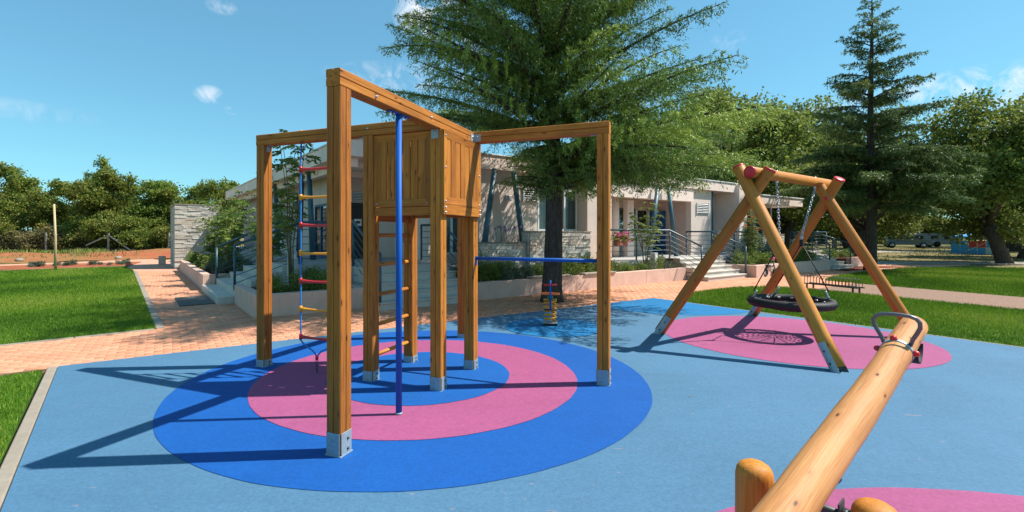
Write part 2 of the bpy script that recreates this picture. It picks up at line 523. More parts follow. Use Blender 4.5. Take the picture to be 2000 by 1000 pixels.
def brick_mat():
    m = M('clay_paver')
    r = m.attr('rnd').outputs['Fac']; v = m.n('ShaderNodeNewGeometry').outputs['Position']
    c = m.ramp(r, [(0.0, (0.43, 0.170, 0.085)), (0.2, (0.54, 0.215, 0.115)), (0.75, (0.60, 0.250, 0.140)), (1.0, (0.63, 0.30, 0.18))])
    f = m.noise(v, 34, 5, 0.65)
    c = m.mix(m.math('MULTIPLY', f, 0.35), c, (0.66, 0.38, 0.24))
    d = m.noise(v, 0.9, 4, 0.6)
    c = m.mix(m.math('MULTIPLY', m.ramp(d, [(0.45, (0, 0, 0)), (0.75, (1, 1, 1))]), 0.3), c, (0.66, 0.40, 0.26))
    m.col(c); m.set(0.85, 0, 0.25); m.bump(f, 0.3, 0.004)
    return m.m
BRICK = brick_mat()
TH_M = math.radians(33.5)
def bed_mat():
    m = M('paving_bed'); v = m.n('ShaderNodeNewGeometry').outputs['Position']
    mv = m.mapping(v, (1, 1, 1), rot=(0, 0, -TH_M))
    b = m.n('ShaderNodeTexBrick'); m.l(mv, b.inputs['Vector'])
    b.inputs['Scale'].default_value = 1.0; b.inputs['Brick Width'].default_value = 0.2; b.inputs['Row Height'].default_value = 0.1
    b.inputs['Mortar Size'].default_value = 0.004
    b.inputs['Color1'].default_value = (0.52, 0.235, 0.14, 1); b.inputs['Color2'].default_value = (0.62, 0.32, 0.21, 1); b.inputs['Mortar'].default_value = (0.36, 0.20, 0.13, 1)
    m.col(m.mix(m.math('MULTIPLY', m.noise(v, 1.2, 5), 0.35), b.outputs['Color'], (0.66, 0.42, 0.30))); m.set(0.9, 0, 0.2)
    return m.m
BED = bed_mat()
def jointmat():
    m = M('joint_sand'); v = m.n('ShaderNodeNewGeometry').outputs['Position']
    m.col(m.ramp(m.noise(v, 20, 4), [(0.3, (0.17, 0.095, 0.06)), (0.7, (0.30, 0.18, 0.12))])); m.set(0.95)
    return m.m
JOINT = jointmat()

def leafmat(name, stops, trans=0.35, rough=0.55):
    m = M(name)
    r = m.attr('rnd').outputs['Fac']
    c = m.ramp(r, stops)
    oi = m.n('ShaderNodeObjectInfo')
    hs = m.n('ShaderNodeHueSaturation'); m.l(c, hs.inputs['Color'])
    m.l(m.math('ADD', m.math('MULTIPLY', oi.outputs['Random'], 0.3), 0.86), hs.inputs['Value'])
    m.l(m.math('ADD', m.math('MULTIPLY', oi.outputs['Random'], 0.025), 0.488), hs.inputs['Hue'])
    m.col(hs.outputs[0]); m.set(rough, 0, 0.3)
    tl = m.n('ShaderNodeBsdfTranslucent'); m.l(hs.outputs[0], tl.inputs['Color'])
    mx = m.n('ShaderNodeMixShader'); mx.inputs[0].default_value = trans
    m.l(m.b.outputs[0], mx.inputs[1]); m.l(tl.outputs[0], mx.inputs[2])
    m.l(mx.outputs[0], m.t.nodes['Material Output'].inputs['Surface'])
    return m.m
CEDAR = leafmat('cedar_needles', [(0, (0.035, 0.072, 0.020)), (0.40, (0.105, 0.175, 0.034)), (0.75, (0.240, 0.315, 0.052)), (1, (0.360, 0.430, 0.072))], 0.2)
CEDAR2 = leafmat('cedar_needles_dark', [(0, (0.042, 0.088, 0.034)), (0.6, (0.110, 0.185, 0.052)), (1, (0.225, 0.290, 0.070))], 0.3)
OAK = leafmat('oak_leaves', [(0, (0.080, 0.115, 0.024)), (0.5, (0.175, 0.215, 0.040)), (1, (0.320, 0.335, 0.070))], 0.45)
FOREST = leafmat('thicket_leaves', [(0, (0.065, 0.115, 0.022)), (0.45, (0.165, 0.225, 0.036)), (0.85, (0.310, 0.315, 0.055)), (1, (0.40, 0.33, 0.10))], 0.45)
DRYL = leafmat('dry_scrub_leaves', [(0, (0.10, 0.09, 0.035)), (0.5, (0.19, 0.155, 0.06)), (1, (0.26, 0.22, 0.09))], 0.3)
SHRUB = leafmat('shrub_leaves', [(0, (0.060, 0.105, 0.024)), (0.5, (0.165, 0.230, 0.044)), (1, (0.34, 0.37, 0.08))], 0.4)
LAVL = leafmat('lavender_leaves', [(0, (0.07, 0.10, 0.06)), (0.6, (0.15, 0.19, 0.10)), (1, (0.20, 0.17, 0.22))], 0.3)
PINKF = leafmat('pink_petals', [(0, (0.62, 0.05, 0.22)), (1, (0.85, 0.25, 0.42))], 0.3)
REDF = leafmat('coral_petals', [(0, (0.70, 0.06, 0.05)), (1, (0.80, 0.16, 0.10))], 0.3)
PURF = leafmat('lilac_petals', [(0, (0.22, 0.14, 0.36)), (1, (0.36, 0.26, 0.50))], 0.3)
GRASS = leafmat('lawn_grass', [(0, (0.045, 0.110, 0.006)), (0.5, (0.115, 0.230, 0.012)), (0.85, (0.215, 0.315, 0.024)), (1, (0.32, 0.34, 0.06))], 0.35, 0.5)
DRYG = leafmat('wild_grass', [(0, (0.10, 0.13, 0.03)), (0.5, (0.20, 0.19, 0.06)), (1, (0.30, 0.25, 0.10))], 0.35)

def bark(name, a, b):
    m = M(name); v = m.n('ShaderNodeNewGeometry').outputs['Position']
    f = m.noise(m.mapping(v, (14, 14, 3.5)), 1.6, 6, 0.7, 0.6)
    m.col(m.ramp(f, [(0.3, a), (0.7, b)])); m.set(0.95, 0, 0.1); m.bump(f, 0.9, 0.03)
    return m.m
BARK = bark('cedar_bark', (0.030, 0.024, 0.019), (0.125, 0.095, 0.075))
BARKO = bark('oak_bark', (0.045, 0.032, 0.022), (0.14, 0.105, 0.075))
STEM = simple('green_stem', (0.10, 0.10, 0.045), 0.7)

def ground_mat(name, stops, scale, stops2=None):
    m = M(name); v = m.n('ShaderNodeNewGeometry').outputs['Position']
    f = m.noise(v, scale, 8, 0.65, 0.3)
    c = m.ramp(f, stops)
    if stops2:
        c = m.mix(m.ramp(m.noise(v, scale * 0.22, 4, 0.6), [(0.42, (0, 0, 0)), (0.6, (1, 1, 1))]), c, m.ramp(m.noise(v, scale * 3, 6, 0.7), stops2))
    m.col(c); m.set(0.95, 0, 0.15); m.bump(m.noise(v, scale * 9, 4), 0.6, 0.03)
    return m.m
GROUND = ground_mat('dry_ground', [(0.3, (0.13, 0.105, 0.045)), (0.7, (0.30, 0.225, 0.12))], 1.1, [(0.3, (0.075, 0.10, 0.025)), (0.7, (0.19, 0.18, 0.06))])
SOIL = ground_mat('red_soil', [(0.3, (0.20, 0.055, 0.024)), (0.7, (0.40, 0.135, 0.065))], 1.5)
BANK = ground_mat('red_bank', [(0.3, (0.27, 0.070, 0.03)), (0.7, (0.42, 0.135, 0.060))], 0.8, [(0.3, (0.15, 0.12, 0.035)), (0.7, (0.34, 0.17, 0.065))])
MULCH = ground_mat('bark_mulch', [(0.3, (0.085, 0.026, 0.014)), (0.7, (0.27, 0.085, 0.045))], 14)
GRAVEL = ground_mat('gravel', [(0.3, (0.33, 0.28, 0.23)), (0.7, (0.50, 0.44, 0.37))], 9)
LAWNB = ground_mat('lawn_base', [(0.3, (0.045, 0.105, 0.008)), (0.7, (0.085, 0.165, 0.018))], 9)

def stone_mat():
    m = M('split_stone'); v = m.n('ShaderNodeNewGeometry').outputs['Position']
    r = m.attr('rnd').outputs['Fac']; oi = m.n('ShaderNodeObjectInfo').outputs['Random']
    x = m.math('FRACT', m.math('ADD', r, oi))
    c = m.ramp(x, [(0.0, (0.40, 0.36, 0.31)), (0.3, (0.62, 0.57, 0.49)), (0.55, (0.50, 0.42, 0.33)), (0.72, (0.68, 0.63, 0.55)), (0.86, (0.62, 0.42, 0.29)), (1.0, (0.36, 0.36, 0.35))])
    f = m.noise(v, 22, 6, 0.7)
    c = m.mix(0.35, c, m.ramp(f, [(0.3, (0.25, 0.235, 0.21)), (0.7, (0.75, 0.70, 0.61))]))
    m.col(c); m.set(0.9, 0, 0.2); m.bump(f, 0.8, 0.02)
    return m.m
STONE = stone_mat()
MORTAR = concrete('stone_backing', (0.17, 0.155, 0.14))

# ------------------------------------------------------------------ frames of reference
TH_B = math.radians(35.8)
KX, KY = -4.184, 8.692
BA = Vector((math.cos(TH_B), math.sin(TH_B), 0)); BB = Vector((-math.sin(TH_B), math.cos(TH_B), 0))
UZ = Vector((0, 0, 1))
def Lb(a, b, z=0.0):
    return Vector((KX, KY, 0)) + BA * a + BB * b + UZ * z
BAX = (BA, BB, UZ)
MAT0 = Vector((-4.925, 5.549, 0))
ME1 = Vector((math.cos(TH_M), math.sin(TH_M), 0)); ME2 = Vector((-math.sin(TH_M), math.cos(TH_M), 0))
def Lm(p, q): return MAT0 + ME1 * p + ME2 * q

def in_poly(P, poly):
    P = np.asarray(P); x, y = P[:, 0], P[:, 1]
    ins = np.zeros(len(P), bool); n = len(poly)
    for i in range(n):
        x0, y0 = poly[i][:2]; x1, y1 = poly[(i + 1) % n][:2]
        if y0 == y1: continue
        c = ((y0 > y) != (y1 > y)) & (x < (x1 - x0) * (y - y0) / (y1 - y0) + x0)
        ins ^= c
    return ins

# ================================================================== GROUND
g = MB()
g.add([(-400, -30, -0.06), (400, -30, -0.06), (400, 600, -0.06), (-400, 600, -0.06)], [(0, 1, 2, 3)])
tag(g.build('ground', GROUND), 'dry grassy ground under the trees beyond the lawns', 'ground', kind='structure')

APEX = Lm(10.607, 0)
RD = Vector((math.cos(math.radians(-56.8)), math.sin(math.radians(-56.8)), 0))
LD = Vector((2.215, -2.847, 0)).normalized()
MATQ = [MAT0, APEX, APEX + RD * 17, MAT0 + LD * 11.5]
play = MB().extrude([(p.x, p.y) for p in MATQ], -0.05, 0.006).build('play_surface', MAT_LIGHT)
tag(play, 'light blue rubber playground surface with blue and pink circles', 'play surface', kind='structure')

def clip_poly(poly, quad):
    out = [Vector((p[0], p[1])) for p in poly]
    q = [Vector((p[0], p[1])) for p in quad]
    ctr = sum(q, Vector((0, 0))) / len(q)
    for i in range(len(q)):
        a, b = q[i], q[(i + 1) % len(q)]
        e = b - a; nrm = Vector((-e.y, e.x))
        if nrm.dot(ctr - a) < 0: nrm = -nrm
        nrm.normalize()
        res = []
        for j in range(len(out)):
            p, r = out[j], out[(j + 1) % len(out)]
            dp, dr = nrm.dot(p - a) - 0.004, nrm.dot(r - a) - 0.004
            if dp >= 0: res.append(p)
            if dp * dr < 0: res.append(p + (r - p) * (dp / (dp - dr)))
        out = res
    return out
def disc(name, c, R, z, mat, label):
    wob = [R + 0.0022 * math.sin(i * 0.31 + R * 9) + 0.0012 * math.sin(i * 0.83 + R * 4) for i in range(256)]
    wob = [w + (wob[0] - wob[-1]) * (i / 255) for i, w in enumerate(wob)]
    pts = [(c[0] + wob[i] * math.cos(2 * math.pi * i / 256), c[1] + wob[i] * math.sin(2 * math.pi * i / 256)) for i in range(256)]
    pts = clip_poly(pts, MATQ)
    o = MB().poly([(p[0], p[1]) for p in pts], z).build(name, mat, play)
    o['label'] = label
RC = (-0.7215, 5.21)
disc('blue_circle', RC, 2.37, 0.0095, MAT_BLUE, 'large strong blue ring under the climbing tower')
disc('pink_circle', RC, 1.667, 0.0130, MAT_PINK, 'pink ring around the foot of the climbing tower')
disc('blue_circle', RC, 0.964, 0.0165, MAT_MID, 'blue disc at the centre of the pink ring')
disc('pink_circle', (4.45, 7.15), 1.753, 0.0095, MAT_PINK, 'pink disc under the basket swing')
disc('blue_circle', (1.08, 7.86), 0.783, 0.0130, MAT_CYAN, 'small blue disc under the spring rider')
disc('blue_circle', (3.97, 10.8), 1.80, 0.0095, MAT_CYAN, 'blue disc cut by the far corner of the surface')
disc('pink_circle', (2.40, 0.14), 2.75, 0.0095, MAT_PINK, 'pink disc under the log seesaw')

# lawns
LAWN1 = [(-5.32, 7.76), (-14.45, 19.72), (-16.62, 22.2), (-22.5, 17.3), (-12.0, 2.1)]
LAWN0 = [(-4.97, 5.40), (-3.08, 3.0), (-1.2, 0.45), (-3.0, -0.9), (-9.6, 1.42)]
e1 = Lm(10.75, 0.0) + RD * 0.1
LAWN2 = [tuple((APEX + RD * 0.75 + Vector((0.06, 0.04, 0)))[:2]), (4.95, 12.25), (6.1, 13.1), (7.06, 13.72), (8.25, 13.95), (9.0, 13.1), (10.72, 9.72), (15.6, 2.0), tuple((APEX + RD * 15 + Vector((0.06, 0.04, 0)))[:2])]
LAWN3 = [(11.0, 15.7), (12.0, 16.9), (15.2, 19.4), (18.9, 21.5), (23.4, 21.2), (32, 19.5), (36, 12), (26, 2.5), (18.6, 2.2), (12.98, 11.6)]
for nm, pl, lab in (('lawn', LAWN1, 'large bright green lawn on the left beside the brick path'),
                    ('lawn', LAWN0, 'small corner of green lawn at lower left behind the kerb'),
                    ('lawn', LAWN2, 'green lawn between the blue play surface and the pink brick path'),
                    ('lawn', LAWN3, 'green lawn at right beyond the pink brick path')):
    o = MB().extrude(pl, -0.05, -0.004).build(nm, LAWNB)
    tag(o, lab, 'lawn', kind='structure')

def grass_blades(poly, n_per_m2, hgt, wid, name, label, mat, zmin=-0.006, falloff=0.0, clipx=1.12, patch=True):
    P = np.array(poly)[:, :2]
    lo, hi = P.min(0), P.max(0)
    area = (hi - lo).prod()
    n = int(area * n_per_m2)
    Q = RNG.uniform(lo, hi, (n, 2))
    Q = Q[in_poly(Q, poly)]
    Q = Q[(Q[:, 1] > 0.5) & (np.abs(Q[:, 0]) < clipx * Q[:, 1] + 0.8)]
    if falloff:
        Q = Q[RNG.random(len(Q)) < np.clip((falloff / Q[:, 1]) ** 1.3, 0.05, 1)]
    n = len(Q)
    sc = np.clip(Q[:, 1] / 9.0, 0.75, 2.2)
    h = hgt * RNG.uniform(0.55, 1.25, n) * np.sqrt(sc)
    w = wid * sc * RNG.uniform(0.7, 1.3, n)
    az = RNG.uniform(0, 2 * np.pi, n); ln = RNG.uniform(0, 0.75, n) * h; la = RNG.uniform(0, 2 * np.pi, n)
    V = np.zeros((n, 3, 3))
    V[:, 0, 0] = Q[:, 0] - np.cos(az) * w / 2; V[:, 0, 1] = Q[:, 1] - np.sin(az) * w / 2
    V[:, 1, 0] = Q[:, 0] + np.cos(az) * w / 2; V[:, 1, 1] = Q[:, 1] + np.sin(az) * w / 2
    V[:, 2, 0] = Q[:, 0] + np.cos(la) * ln; V[:, 2, 1] = Q[:, 1] + np.sin(la) * ln; V[:, 2, 2] = h
    V[:, :, 2] += zmin
    pt = 0.5 + 0.36 * np.sin(Q[:, 0] * 0.9 + 1.3 * np.sin(Q[:, 1] * 0.7)) * np.cos(Q[:, 1] * 0.8 + np.sin(Q[:, 0] * 1.1)) if patch else 0.5
    r = np.clip(pt + RNG.normal(0, 0.22, n), 0, 1)
    me = np_mesh(name, V.reshape(-1, 3), np.arange(n * 3).reshape(-1, 3), np.repeat(r, 3))
    o = link(name, me, mat)
    return tag(o, label, 'grass', kind='stuff')
grass_blades(LAWN1, 3400, 0.042, 0.0085, 'lawn_grass', 'mown grass blades of the large left lawn', GRASS, falloff=9, clipx=1.45)
grass_blades(LAWN0, 5200, 0.042, 0.0085, 'lawn_grass', 'mown grass blades in the lower left corner', GRASS, clipx=2.2)
grass_blades(LAWN2, 2600, 0.050, 0.0095, 'lawn_grass', 'longer mown grass blades beside the play surface at right', GRASS, falloff=10, clipx=1.5)
grass_blades(LAWN3, 1500, 0.050, 0.0105, 'lawn_grass', 'mown grass blades of the far right lawn', GRASS, falloff=14, clipx=1.4)

# kerbs
def kerb(p0, p1, w, label, z=0.012, seg=1.0):
    p0 = Vector((*p0[:2], 0)); p1 = Vector((*p1[:2], 0)); d = (p1 - p0); n = max(1, round(d.length / seg)); u = d.normalized()
    root = empty('kerb', p0, label, 'kerb')
    for i in range(n):
        a = p0 + d * (i / n) + u * 0.004; b = p0 + d * ((i + 1) / n) - u * 0.004
        MB().beam(a + UZ * (z / 2 - 0.06), b + UZ * (z / 2 - 0.06), w, z + 0.12, bev=0.008).build('kerb_stone', KERBM, root)
    return root
nl = Vector((-LD.y, LD.x, 0)) * -1
kerb(MAT0 + nl * 0.05 + LD * 0.02, MAT0 + nl * 0.05 + LD * 8.0, 0.085, 'pale concrete kerb along the left edge of the blue surface')
l1d = (Vector((-14.45, 19.72, 0)) - Vector((-5.32, 7.76, 0))).normalized()
l1n = Vector((l1d.y, -l1d.x, 0))
kerb(Vector((-5.32, 7.76, 0)) + l1n * 0.06, Vector((-14.45, 19.72, 0)) + l1n * 0.06, 0.12, 'thin concrete kerb between the left lawn and the brick walk')
kerb((-5.30, 7.70), (-12.0, 2.02), 0.07, 'thin concrete kerb along the near edge of the left lawn')
kerb((-16.6, 22.28), (-22.6, 17.35), 0.12, 'pale kerb at the far edge of the left lawn', 0.03)
kerb(APEX + RD * 0.02 + Vector((0.03, 0.02, 0)), APEX + RD * 14 + Vector((0.03, 0.02, 0)), 0.05, 'thin pale edging between blue surface and right lawn', 0.006)

# paving
PAVE = [
    [tuple(Lm(-9, -0.25)[:2]), tuple(Lm(0.0, -0.02)[:2]), tuple(Lm(10.607, 0.0)[:2]), tuple((APEX + RD * 0.75)[:2]), (4.95, 12.22), (6.1, 13.05), (7.06, 13.68), (8.3, 13.93), (9.0, 13.05), (10.75, 9.66), (15.6, 2.0),
     (18.6, 2.2), (12.94, 11.64), (10.96, 15.7), (12.0, 16.95), (15.2, 19.45), (18.9, 21.6), (24.0, 24.0), tuple(Lb(26.0, 0.2)[:2]), tuple(Lb(0.2, 0.3)[:2]), tuple(Lb(0.2, 19)[:2]), tuple(Lb(-1.0, 26)[:2]), tuple(Lb(-9.0, 23.4)[:2]), tuple(Lb(-9.0, 22.2)[:2]), tuple(Lb(-2.6, 19.2)[:2]), (-16.55, 22.15), (-14.40, 19.75), (-5.28, 7.80), (-6.67, 6.60), (-12.0, 1.9)],
]
paving = MB().extrude(PAVE[0], -0.05, -0.012).build('brick_paving', BED)
tag(paving, 'salmon pink brick paving winding between lawns and building', 'paving', kind='structure')
# real pavers, as far as one can tell them apart
LB, WB = 0.2, 0.1
cand = []
for row in range(-12, 190):
    q = 0.052 + row * WB
    off = 0.5 * LB * (row % 2)
    for k in range(-60, 130):
        cand.append((k * LB + off, q))
cand = np.array(cand)
cw = np.array(MAT0[:2]) + cand[:, :1] * np.array(ME1[:2]) + cand[:, 1:] * np.array(ME2[:2])
ok = in_poly(cw, PAVE[0]) & (cw[:, 1] < 19.5) & (np.abs(cw[:, 0] - 0.02 * cw[:, 1]) < 1.2 * cw[:, 1] + 0.3)
ab = np.stack([(cw - np.array([KX, KY])) @ np.array(BA[:2]), (cw - np.array([KX, KY])) @ np.array(BB[:2])], 1)
ok &= ~((ab[:, 0] > 0.12) & (ab[:, 1] > 0.12))
ok &= ~in_poly(cw, LAWN1) & ~in_poly(cw, LAWN2) & ~in_poly(cw, LAWN3)
ok &= np.hypot(cw[:, 0] - 1.47, cw[:, 1] - 10.93) > 0.30
cw = cw[ok]
def brick_geo(z):
    l, w, b = LB / 2 - 0.0030, WB / 2 - 0.0030, 0.004
    top = [(-l + b, -w + b, z), (l - b, -w + b, z), (l - b, w - b, z), (-l + b, w - b, z)]
    bot = [(-l, -w, z - b), (l, -w, z - b), (l, w, z - b), (-l, w, z - b)]
    low = [(x, y, -0.02) for x, y, _ in bot]
    f = [(0, 1, 2, 3)]
    for i in range(4):
        j = (i + 1) % 4
        f += [(4 + i, 4 + j, j, i), (8 + i, 8 + j, 4 + j, 4 + i)]
    return np.array(top + bot + low), f
Vb, Fb = brick_geo(0.0)
order = np.argsort(cw[:, 1] + 0.6 * np.abs(cw[:, 0]) * (np.abs(cw[:, 0]) > 1.06 * cw[:, 1]))
variants = []
for i in range(10):
    vv = Vb.copy(); vv[:8, 2] += RNG.normal(0, 0.0012)
    variants.append(np_mesh('brick', vv, np.array(Fb), np.full(len(vv), (i + 0.5) / 10)))
    variants[-1].materials.append(BRICK)
inview = [i for i in order if cw[i, 0] > -1.0 * cw[i, 1] and cw[i, 0] < 1.1 * cw[i, 1]]
single = set(inview[:300])
for i in inview[:300]:
    o = bpy.data.objects.new('brick', variants[random.randrange(10)])
    COL.objects.link(o); o.parent = paving
    o.location = (cw[i, 0], cw[i, 1], 0); o.rotation_euler = (0, 0, TH_M)
rest = np.array([i for i in range(len(cw)) if i not in single])
R2 = np.array([[math.cos(TH_M), -math.sin(TH_M)], [math.sin(TH_M), math.cos(TH_M)]])
vr = np.repeat(Vb[None], len(rest), 0)
vr[:, :8, 2] += RNG.normal(0, 0.0012, len(rest))[:, None]
vr[:, :, :2] = vr[:, :, :2] @ R2.T + cw[rest][:, None, :]
fr = (np.array(Fb)[None] + (np.arange(len(rest)) * len(Vb))[:, None, None]).reshape(-1, 4)
o = link('bricks', np_mesh('bricks', vr.reshape(-1, 3), fr, np.repeat(RNG.random(len(rest)), len(Vb))), BRICK, paving)
o['kind'] = 'stuff'
jl = MB().extrude([tuple(Lm(-9, -0.25)[:2]), tuple(Lm(0, -0.02)[:2]), tuple(Lm(10.6, 0.0)[:2]), tuple((APEX + RD * 0.75)[:2]), (4.95, 12.22), (6.1, 13.05), (7.06, 13.68), (8.3, 13.93), (9.0, 13.05), (10.75, 9.66), (11.8, 8.0), (13.6, 9.0), (12.94, 11.64), (10.96, 15.7), (12.0, 16.95), (15.0, 19.3), tuple(Lb(15.5, 0.2)[:2]), tuple(Lb(0.2, 0.3)[:2]), tuple(Lb(0.2, 13.5)[:2]), (-14.2, 19.3), (-5.28, 7.80), (-6.67, 6.60), (-12.0, 1.9)], -0.03, -0.008).build('joint_bed', JOINT, paving)

# planting strip, soil bank and far track on the left
def sheet(name, pts, z, mat, label, cat):
    return tag(MB().extrude(pts, -0.055, z).build(name, mat), label, cat, kind='structure')
sheet('planting_strip', [(-16.7, 22.4), (-22.9, 17.4), (-26.2, 19.6), (-18.6, 26.0)], 0.02, SOIL, 'red earth planting strip beyond the left lawn', 'soil')
def track(pts, w, name, mat, label, z):
    m = MB(); pts = [Vector((*p, 0)) for p in pts]
    L = []; R = []
    for i, p in enumerate(pts):
        d = (pts[min(i + 1, len(pts) - 1)] - pts[max(i - 1, 0)]).normalized(); n = Vector((-d.y, d.x, 0))
        L.append(p + n * w / 2); R.append(p - n * w / 2)
    m.add([(p.x, p.y, z) for p in L] + [(p.x, p.y, z) for p in R], [(len(L) + i, len(L) + i + 1, i + 1, i) for i in range(len(L) - 1)])
    return tag(m.build(name, mat), label, 'path', kind='structure')
track([(-40, 10), (-26.9, 20.6), (-19.2, 27.0), (-13, 30.5)], 1.5, 'footpath', BED, 'narrow pink path in front of the red soil bank', -0.02)
# the bank: a gently heaped strip
nx, ny = 60, 10
xs = np.linspace(-62, -8, nx); vb = []
for i, x in enumerate(xs):
    base = np.array([x, 14.0 + (x + 40) * 0.80]) if x < -19 else np.array([x, 30.8 + (x + 19) * 0.45])
    for j in range(ny):
        s = j / (ny - 1)
        vb.append((base[0] - s * 9.0, base[1] + s * 11.5, 0.45 * math.sin(math.pi * min(1, s * 1.1)) ** 0.8 * (0.75 + 0.25 * math.sin(x * 0.6)) + 0.05 * math.sin(x * 2.1 + j) - 0.04))
fb = [(i * ny + j, (i + 1) * ny + j, (i + 1) * ny + j + 1, i * ny + j + 1) for i in range(nx - 1) for j in range(ny - 1)]
tag(link('soil_bank', np_mesh('soil_bank', vb, fb, smooth=True), BANK), 'low bank of red soil and weeds before the thicket', 'bank', kind='structure')
# right background: gravel drive
track([(14.5, 23.6), (22, 26.5), (30, 25.5), (44, 22.5), (70, 18)], 2.6, 'gravel_path', GRAVEL, 'pale gravel path beyond the right lawn', -0.045)
track([(18, 37), (34, 43), (52, 42), (90, 38)], 5.0, 'gravel_path', GRAVEL, 'sunlit sandy track under the far trees', -0.04)
sheet('mulch_bed', [(14.6, 19.6), (17.2, 21.3), (19.6, 22.2), (17.6, 23.6), (14.4, 22.0)], -0.003, MULCH, 'bark mulch around the foot of the smaller cedar', 'mulch')

# ================================================================== CLIMBING TOWER
TU = Vector((math.cos(-0.385), math.sin(-0.385), 0)); TV = Vector((-TU.y, TU.x, 0))
SD, ARM, PW, HB = 0.7835, 1.4685, 0.12, 2.655
OFF = TU * -0.06 + TV * 0.06
cA = Vector((-1.167, 4.925, 0)) + OFF
cB = cA + TU * SD; cC = cB + TV * SD; cD = cA + TV * SD
cL = cA - TU * ARM; cN = cB - TV * ARM; cR = cC + TU * ARM; cE = cD + TV * ARM
def grooved(w, h):
    """square timber section with chamfered corners and a glue-line groove in each face"""
    b, gd, gw = 0.006, 0.010, 0.0048
    out = []
    for k in range(4):
        hw, hh = (w / 2, h / 2) if k % 2 == 0 else (h / 2, w / 2)
        pts = [(-hw + b, -hh), (-gw, -hh), (0, -hh + gd), (gw, -hh), (hw - b, -hh)]
        a = k * math.pi / 2
        for x, y in pts:
            out.append((x * math.cos(a) - y * math.sin(a), x * math.sin(a) + y * math.cos(a)))
    return out
SEC = grooved(PW, PW)
tower = empty('climbing_tower', (cA + cC) / 2, 'brown timber climbing tower with boarded cabin and four beam arms on blue ring', 'climbing frame')
def bolt(p, n, r=0.009, parent=None, mat=None, name='bolt'):
    return MB().lathe(p, [(r * 1.5, 0), (r * 1.5, 0.003), (r, 0.004), (r, 0.010), (r * 0.6, 0.0125)], 10, n).build(name, mat or BOLT, parent)
def tpost(c, h, shoe_h):
    o = MB().prism(SEC, c + UZ * 0.03, c + UZ * h, up=TV).build('post', WOOD, tower)
    m = MB()
    for n, w in ((TU, TV), (-TU, TV), (TV, TU), (-TV, TU)):
        m.box(c + n * (PW / 2 + 0.003) + UZ * (shoe_h / 2 + 0.004), (0.004, PW - 0.012, shoe_h), (n, w, UZ), 0.001)
    m.box(c + UZ * 0.012, (PW + 0.012, PW + 0.012, 0.012), (TU, TV, UZ), 0.002)
    s = m.build('post_shoe', GALV, o)
    for zz in (0.3, 0.72):
        bolt(c + TU * (PW / 2 + 0.004) + UZ * shoe_h * zz + TV * 0.012, TU, 0.0065, o, DBOLT)
        bolt(c - TV * (PW / 2 + 0.004) + UZ * shoe_h * zz - TU * 0.015, -TV, 0.0045, o, GALV)
    return o
for c, h, sh in ((cN, HB - PW, 0.165), (cL, HB - PW, 0.085), (cA, HB - PW, 0.115), (cB, HB - PW, 0.14), (cC, HB - PW, 0.115), (cD, HB - PW, 0.085), (cR, HB - PW, 0.16), (cE, HB - PW, 0.06)):
    tpost(c, h - 0.002, sh)
zb = UZ * (HB - PW / 2)
for p, q in ((cN - TV * 0.062, cC + TV * 0.062), (cL - TU * 0.062, cB - TU * 0.0625), (cC + TU * 0.0625, cR + TU * 0.062),
             (cD + TV * 0.0, cE + TV * 0.062), (cA + TV * 0.0625, cD - TV * 0.002), (cD + TU * 0.0625, cC - TU * 0.0625)):
    MB().prism(SEC, p + zb, q + zb).build('beam', WOOD, tower)
# galvanised angle brackets
def bracket(c, n, d, w=0.05, h=0.07, below=True):
    """plate on a post face with normal n, under a beam running along d"""
    m = MB()
    m.box(c + n * (PW / 2 + 0.0025) + UZ * (HB - PW - h / 2 - 0.002), (0.004, w, h), (n, n.cross(UZ), UZ), 0.001)
    m.box(c + n * (PW / 2 + h / 2 + 0.002) + UZ * (HB - PW - 0.0035), (h, w, 0.004), (n, n.cross(UZ), UZ), 0.001)
    o = m.build('bracket', GALV, tower)
    bolt(c + n * (PW / 2 + 0.005) + UZ * (HB - PW - 0.04), n, 0.006, o)
bracket(cL, TU, TU); bracket(cN, TV, TV); bracket(cR, -TU, TU); bracket(cA, -TU, TU); bracket(cE, -TV, TV)
m = MB()
m.box(cB - TV * (PW / 2 + 0.003) - TU * 0.005 + UZ * (HB - PW - 0.04), (0.075, 0.004, 0.10), (TU, TV, UZ), 0.001)
o = m.build('bracket', GALV, tower); bolt(cB - TV * (PW / 2 + 0.005) + UZ * (HB - PW - 0.03), -TV, 0.008, o)
m = MB()
m.box(cC + TU * (PW / 2 + 0.045) - TV * (PW / 2 + 0.003) + UZ * (HB - PW / 2 - 0.01), (0.085, 0.004, 0.08), (TU, TV, UZ), 0.001)
m.box(cC + TU * (PW / 2 + 0.003) - TV * (PW / 2 + 0.045) + UZ * (HB - PW / 2 - 0.01), (0.004, 0.075, 0.08), (TU, TV, UZ), 0.001)
o = m.build('bracket', GALV, tower); bolt(cC + TU * 0.11 - TV * (PW / 2 + 0.006) + UZ * (HB - 0.06), -TV, 0.008, o); bolt(cC + TU * (PW / 2 + 0.005) - TV * 0.1 + UZ * (HB - 0.06), TU, 0.008, o)
for p, n in ((cA + UZ * (HB - 0.05), -TV), (cB + TU * 0 - TV * 0.25 + UZ * (HB - 0.055), TU), (cN + TV * 0.35 + UZ * (HB - 0.09), TU)):
    bolt(p + n * (PW / 2 + 0.001), n, 0.008, tower)

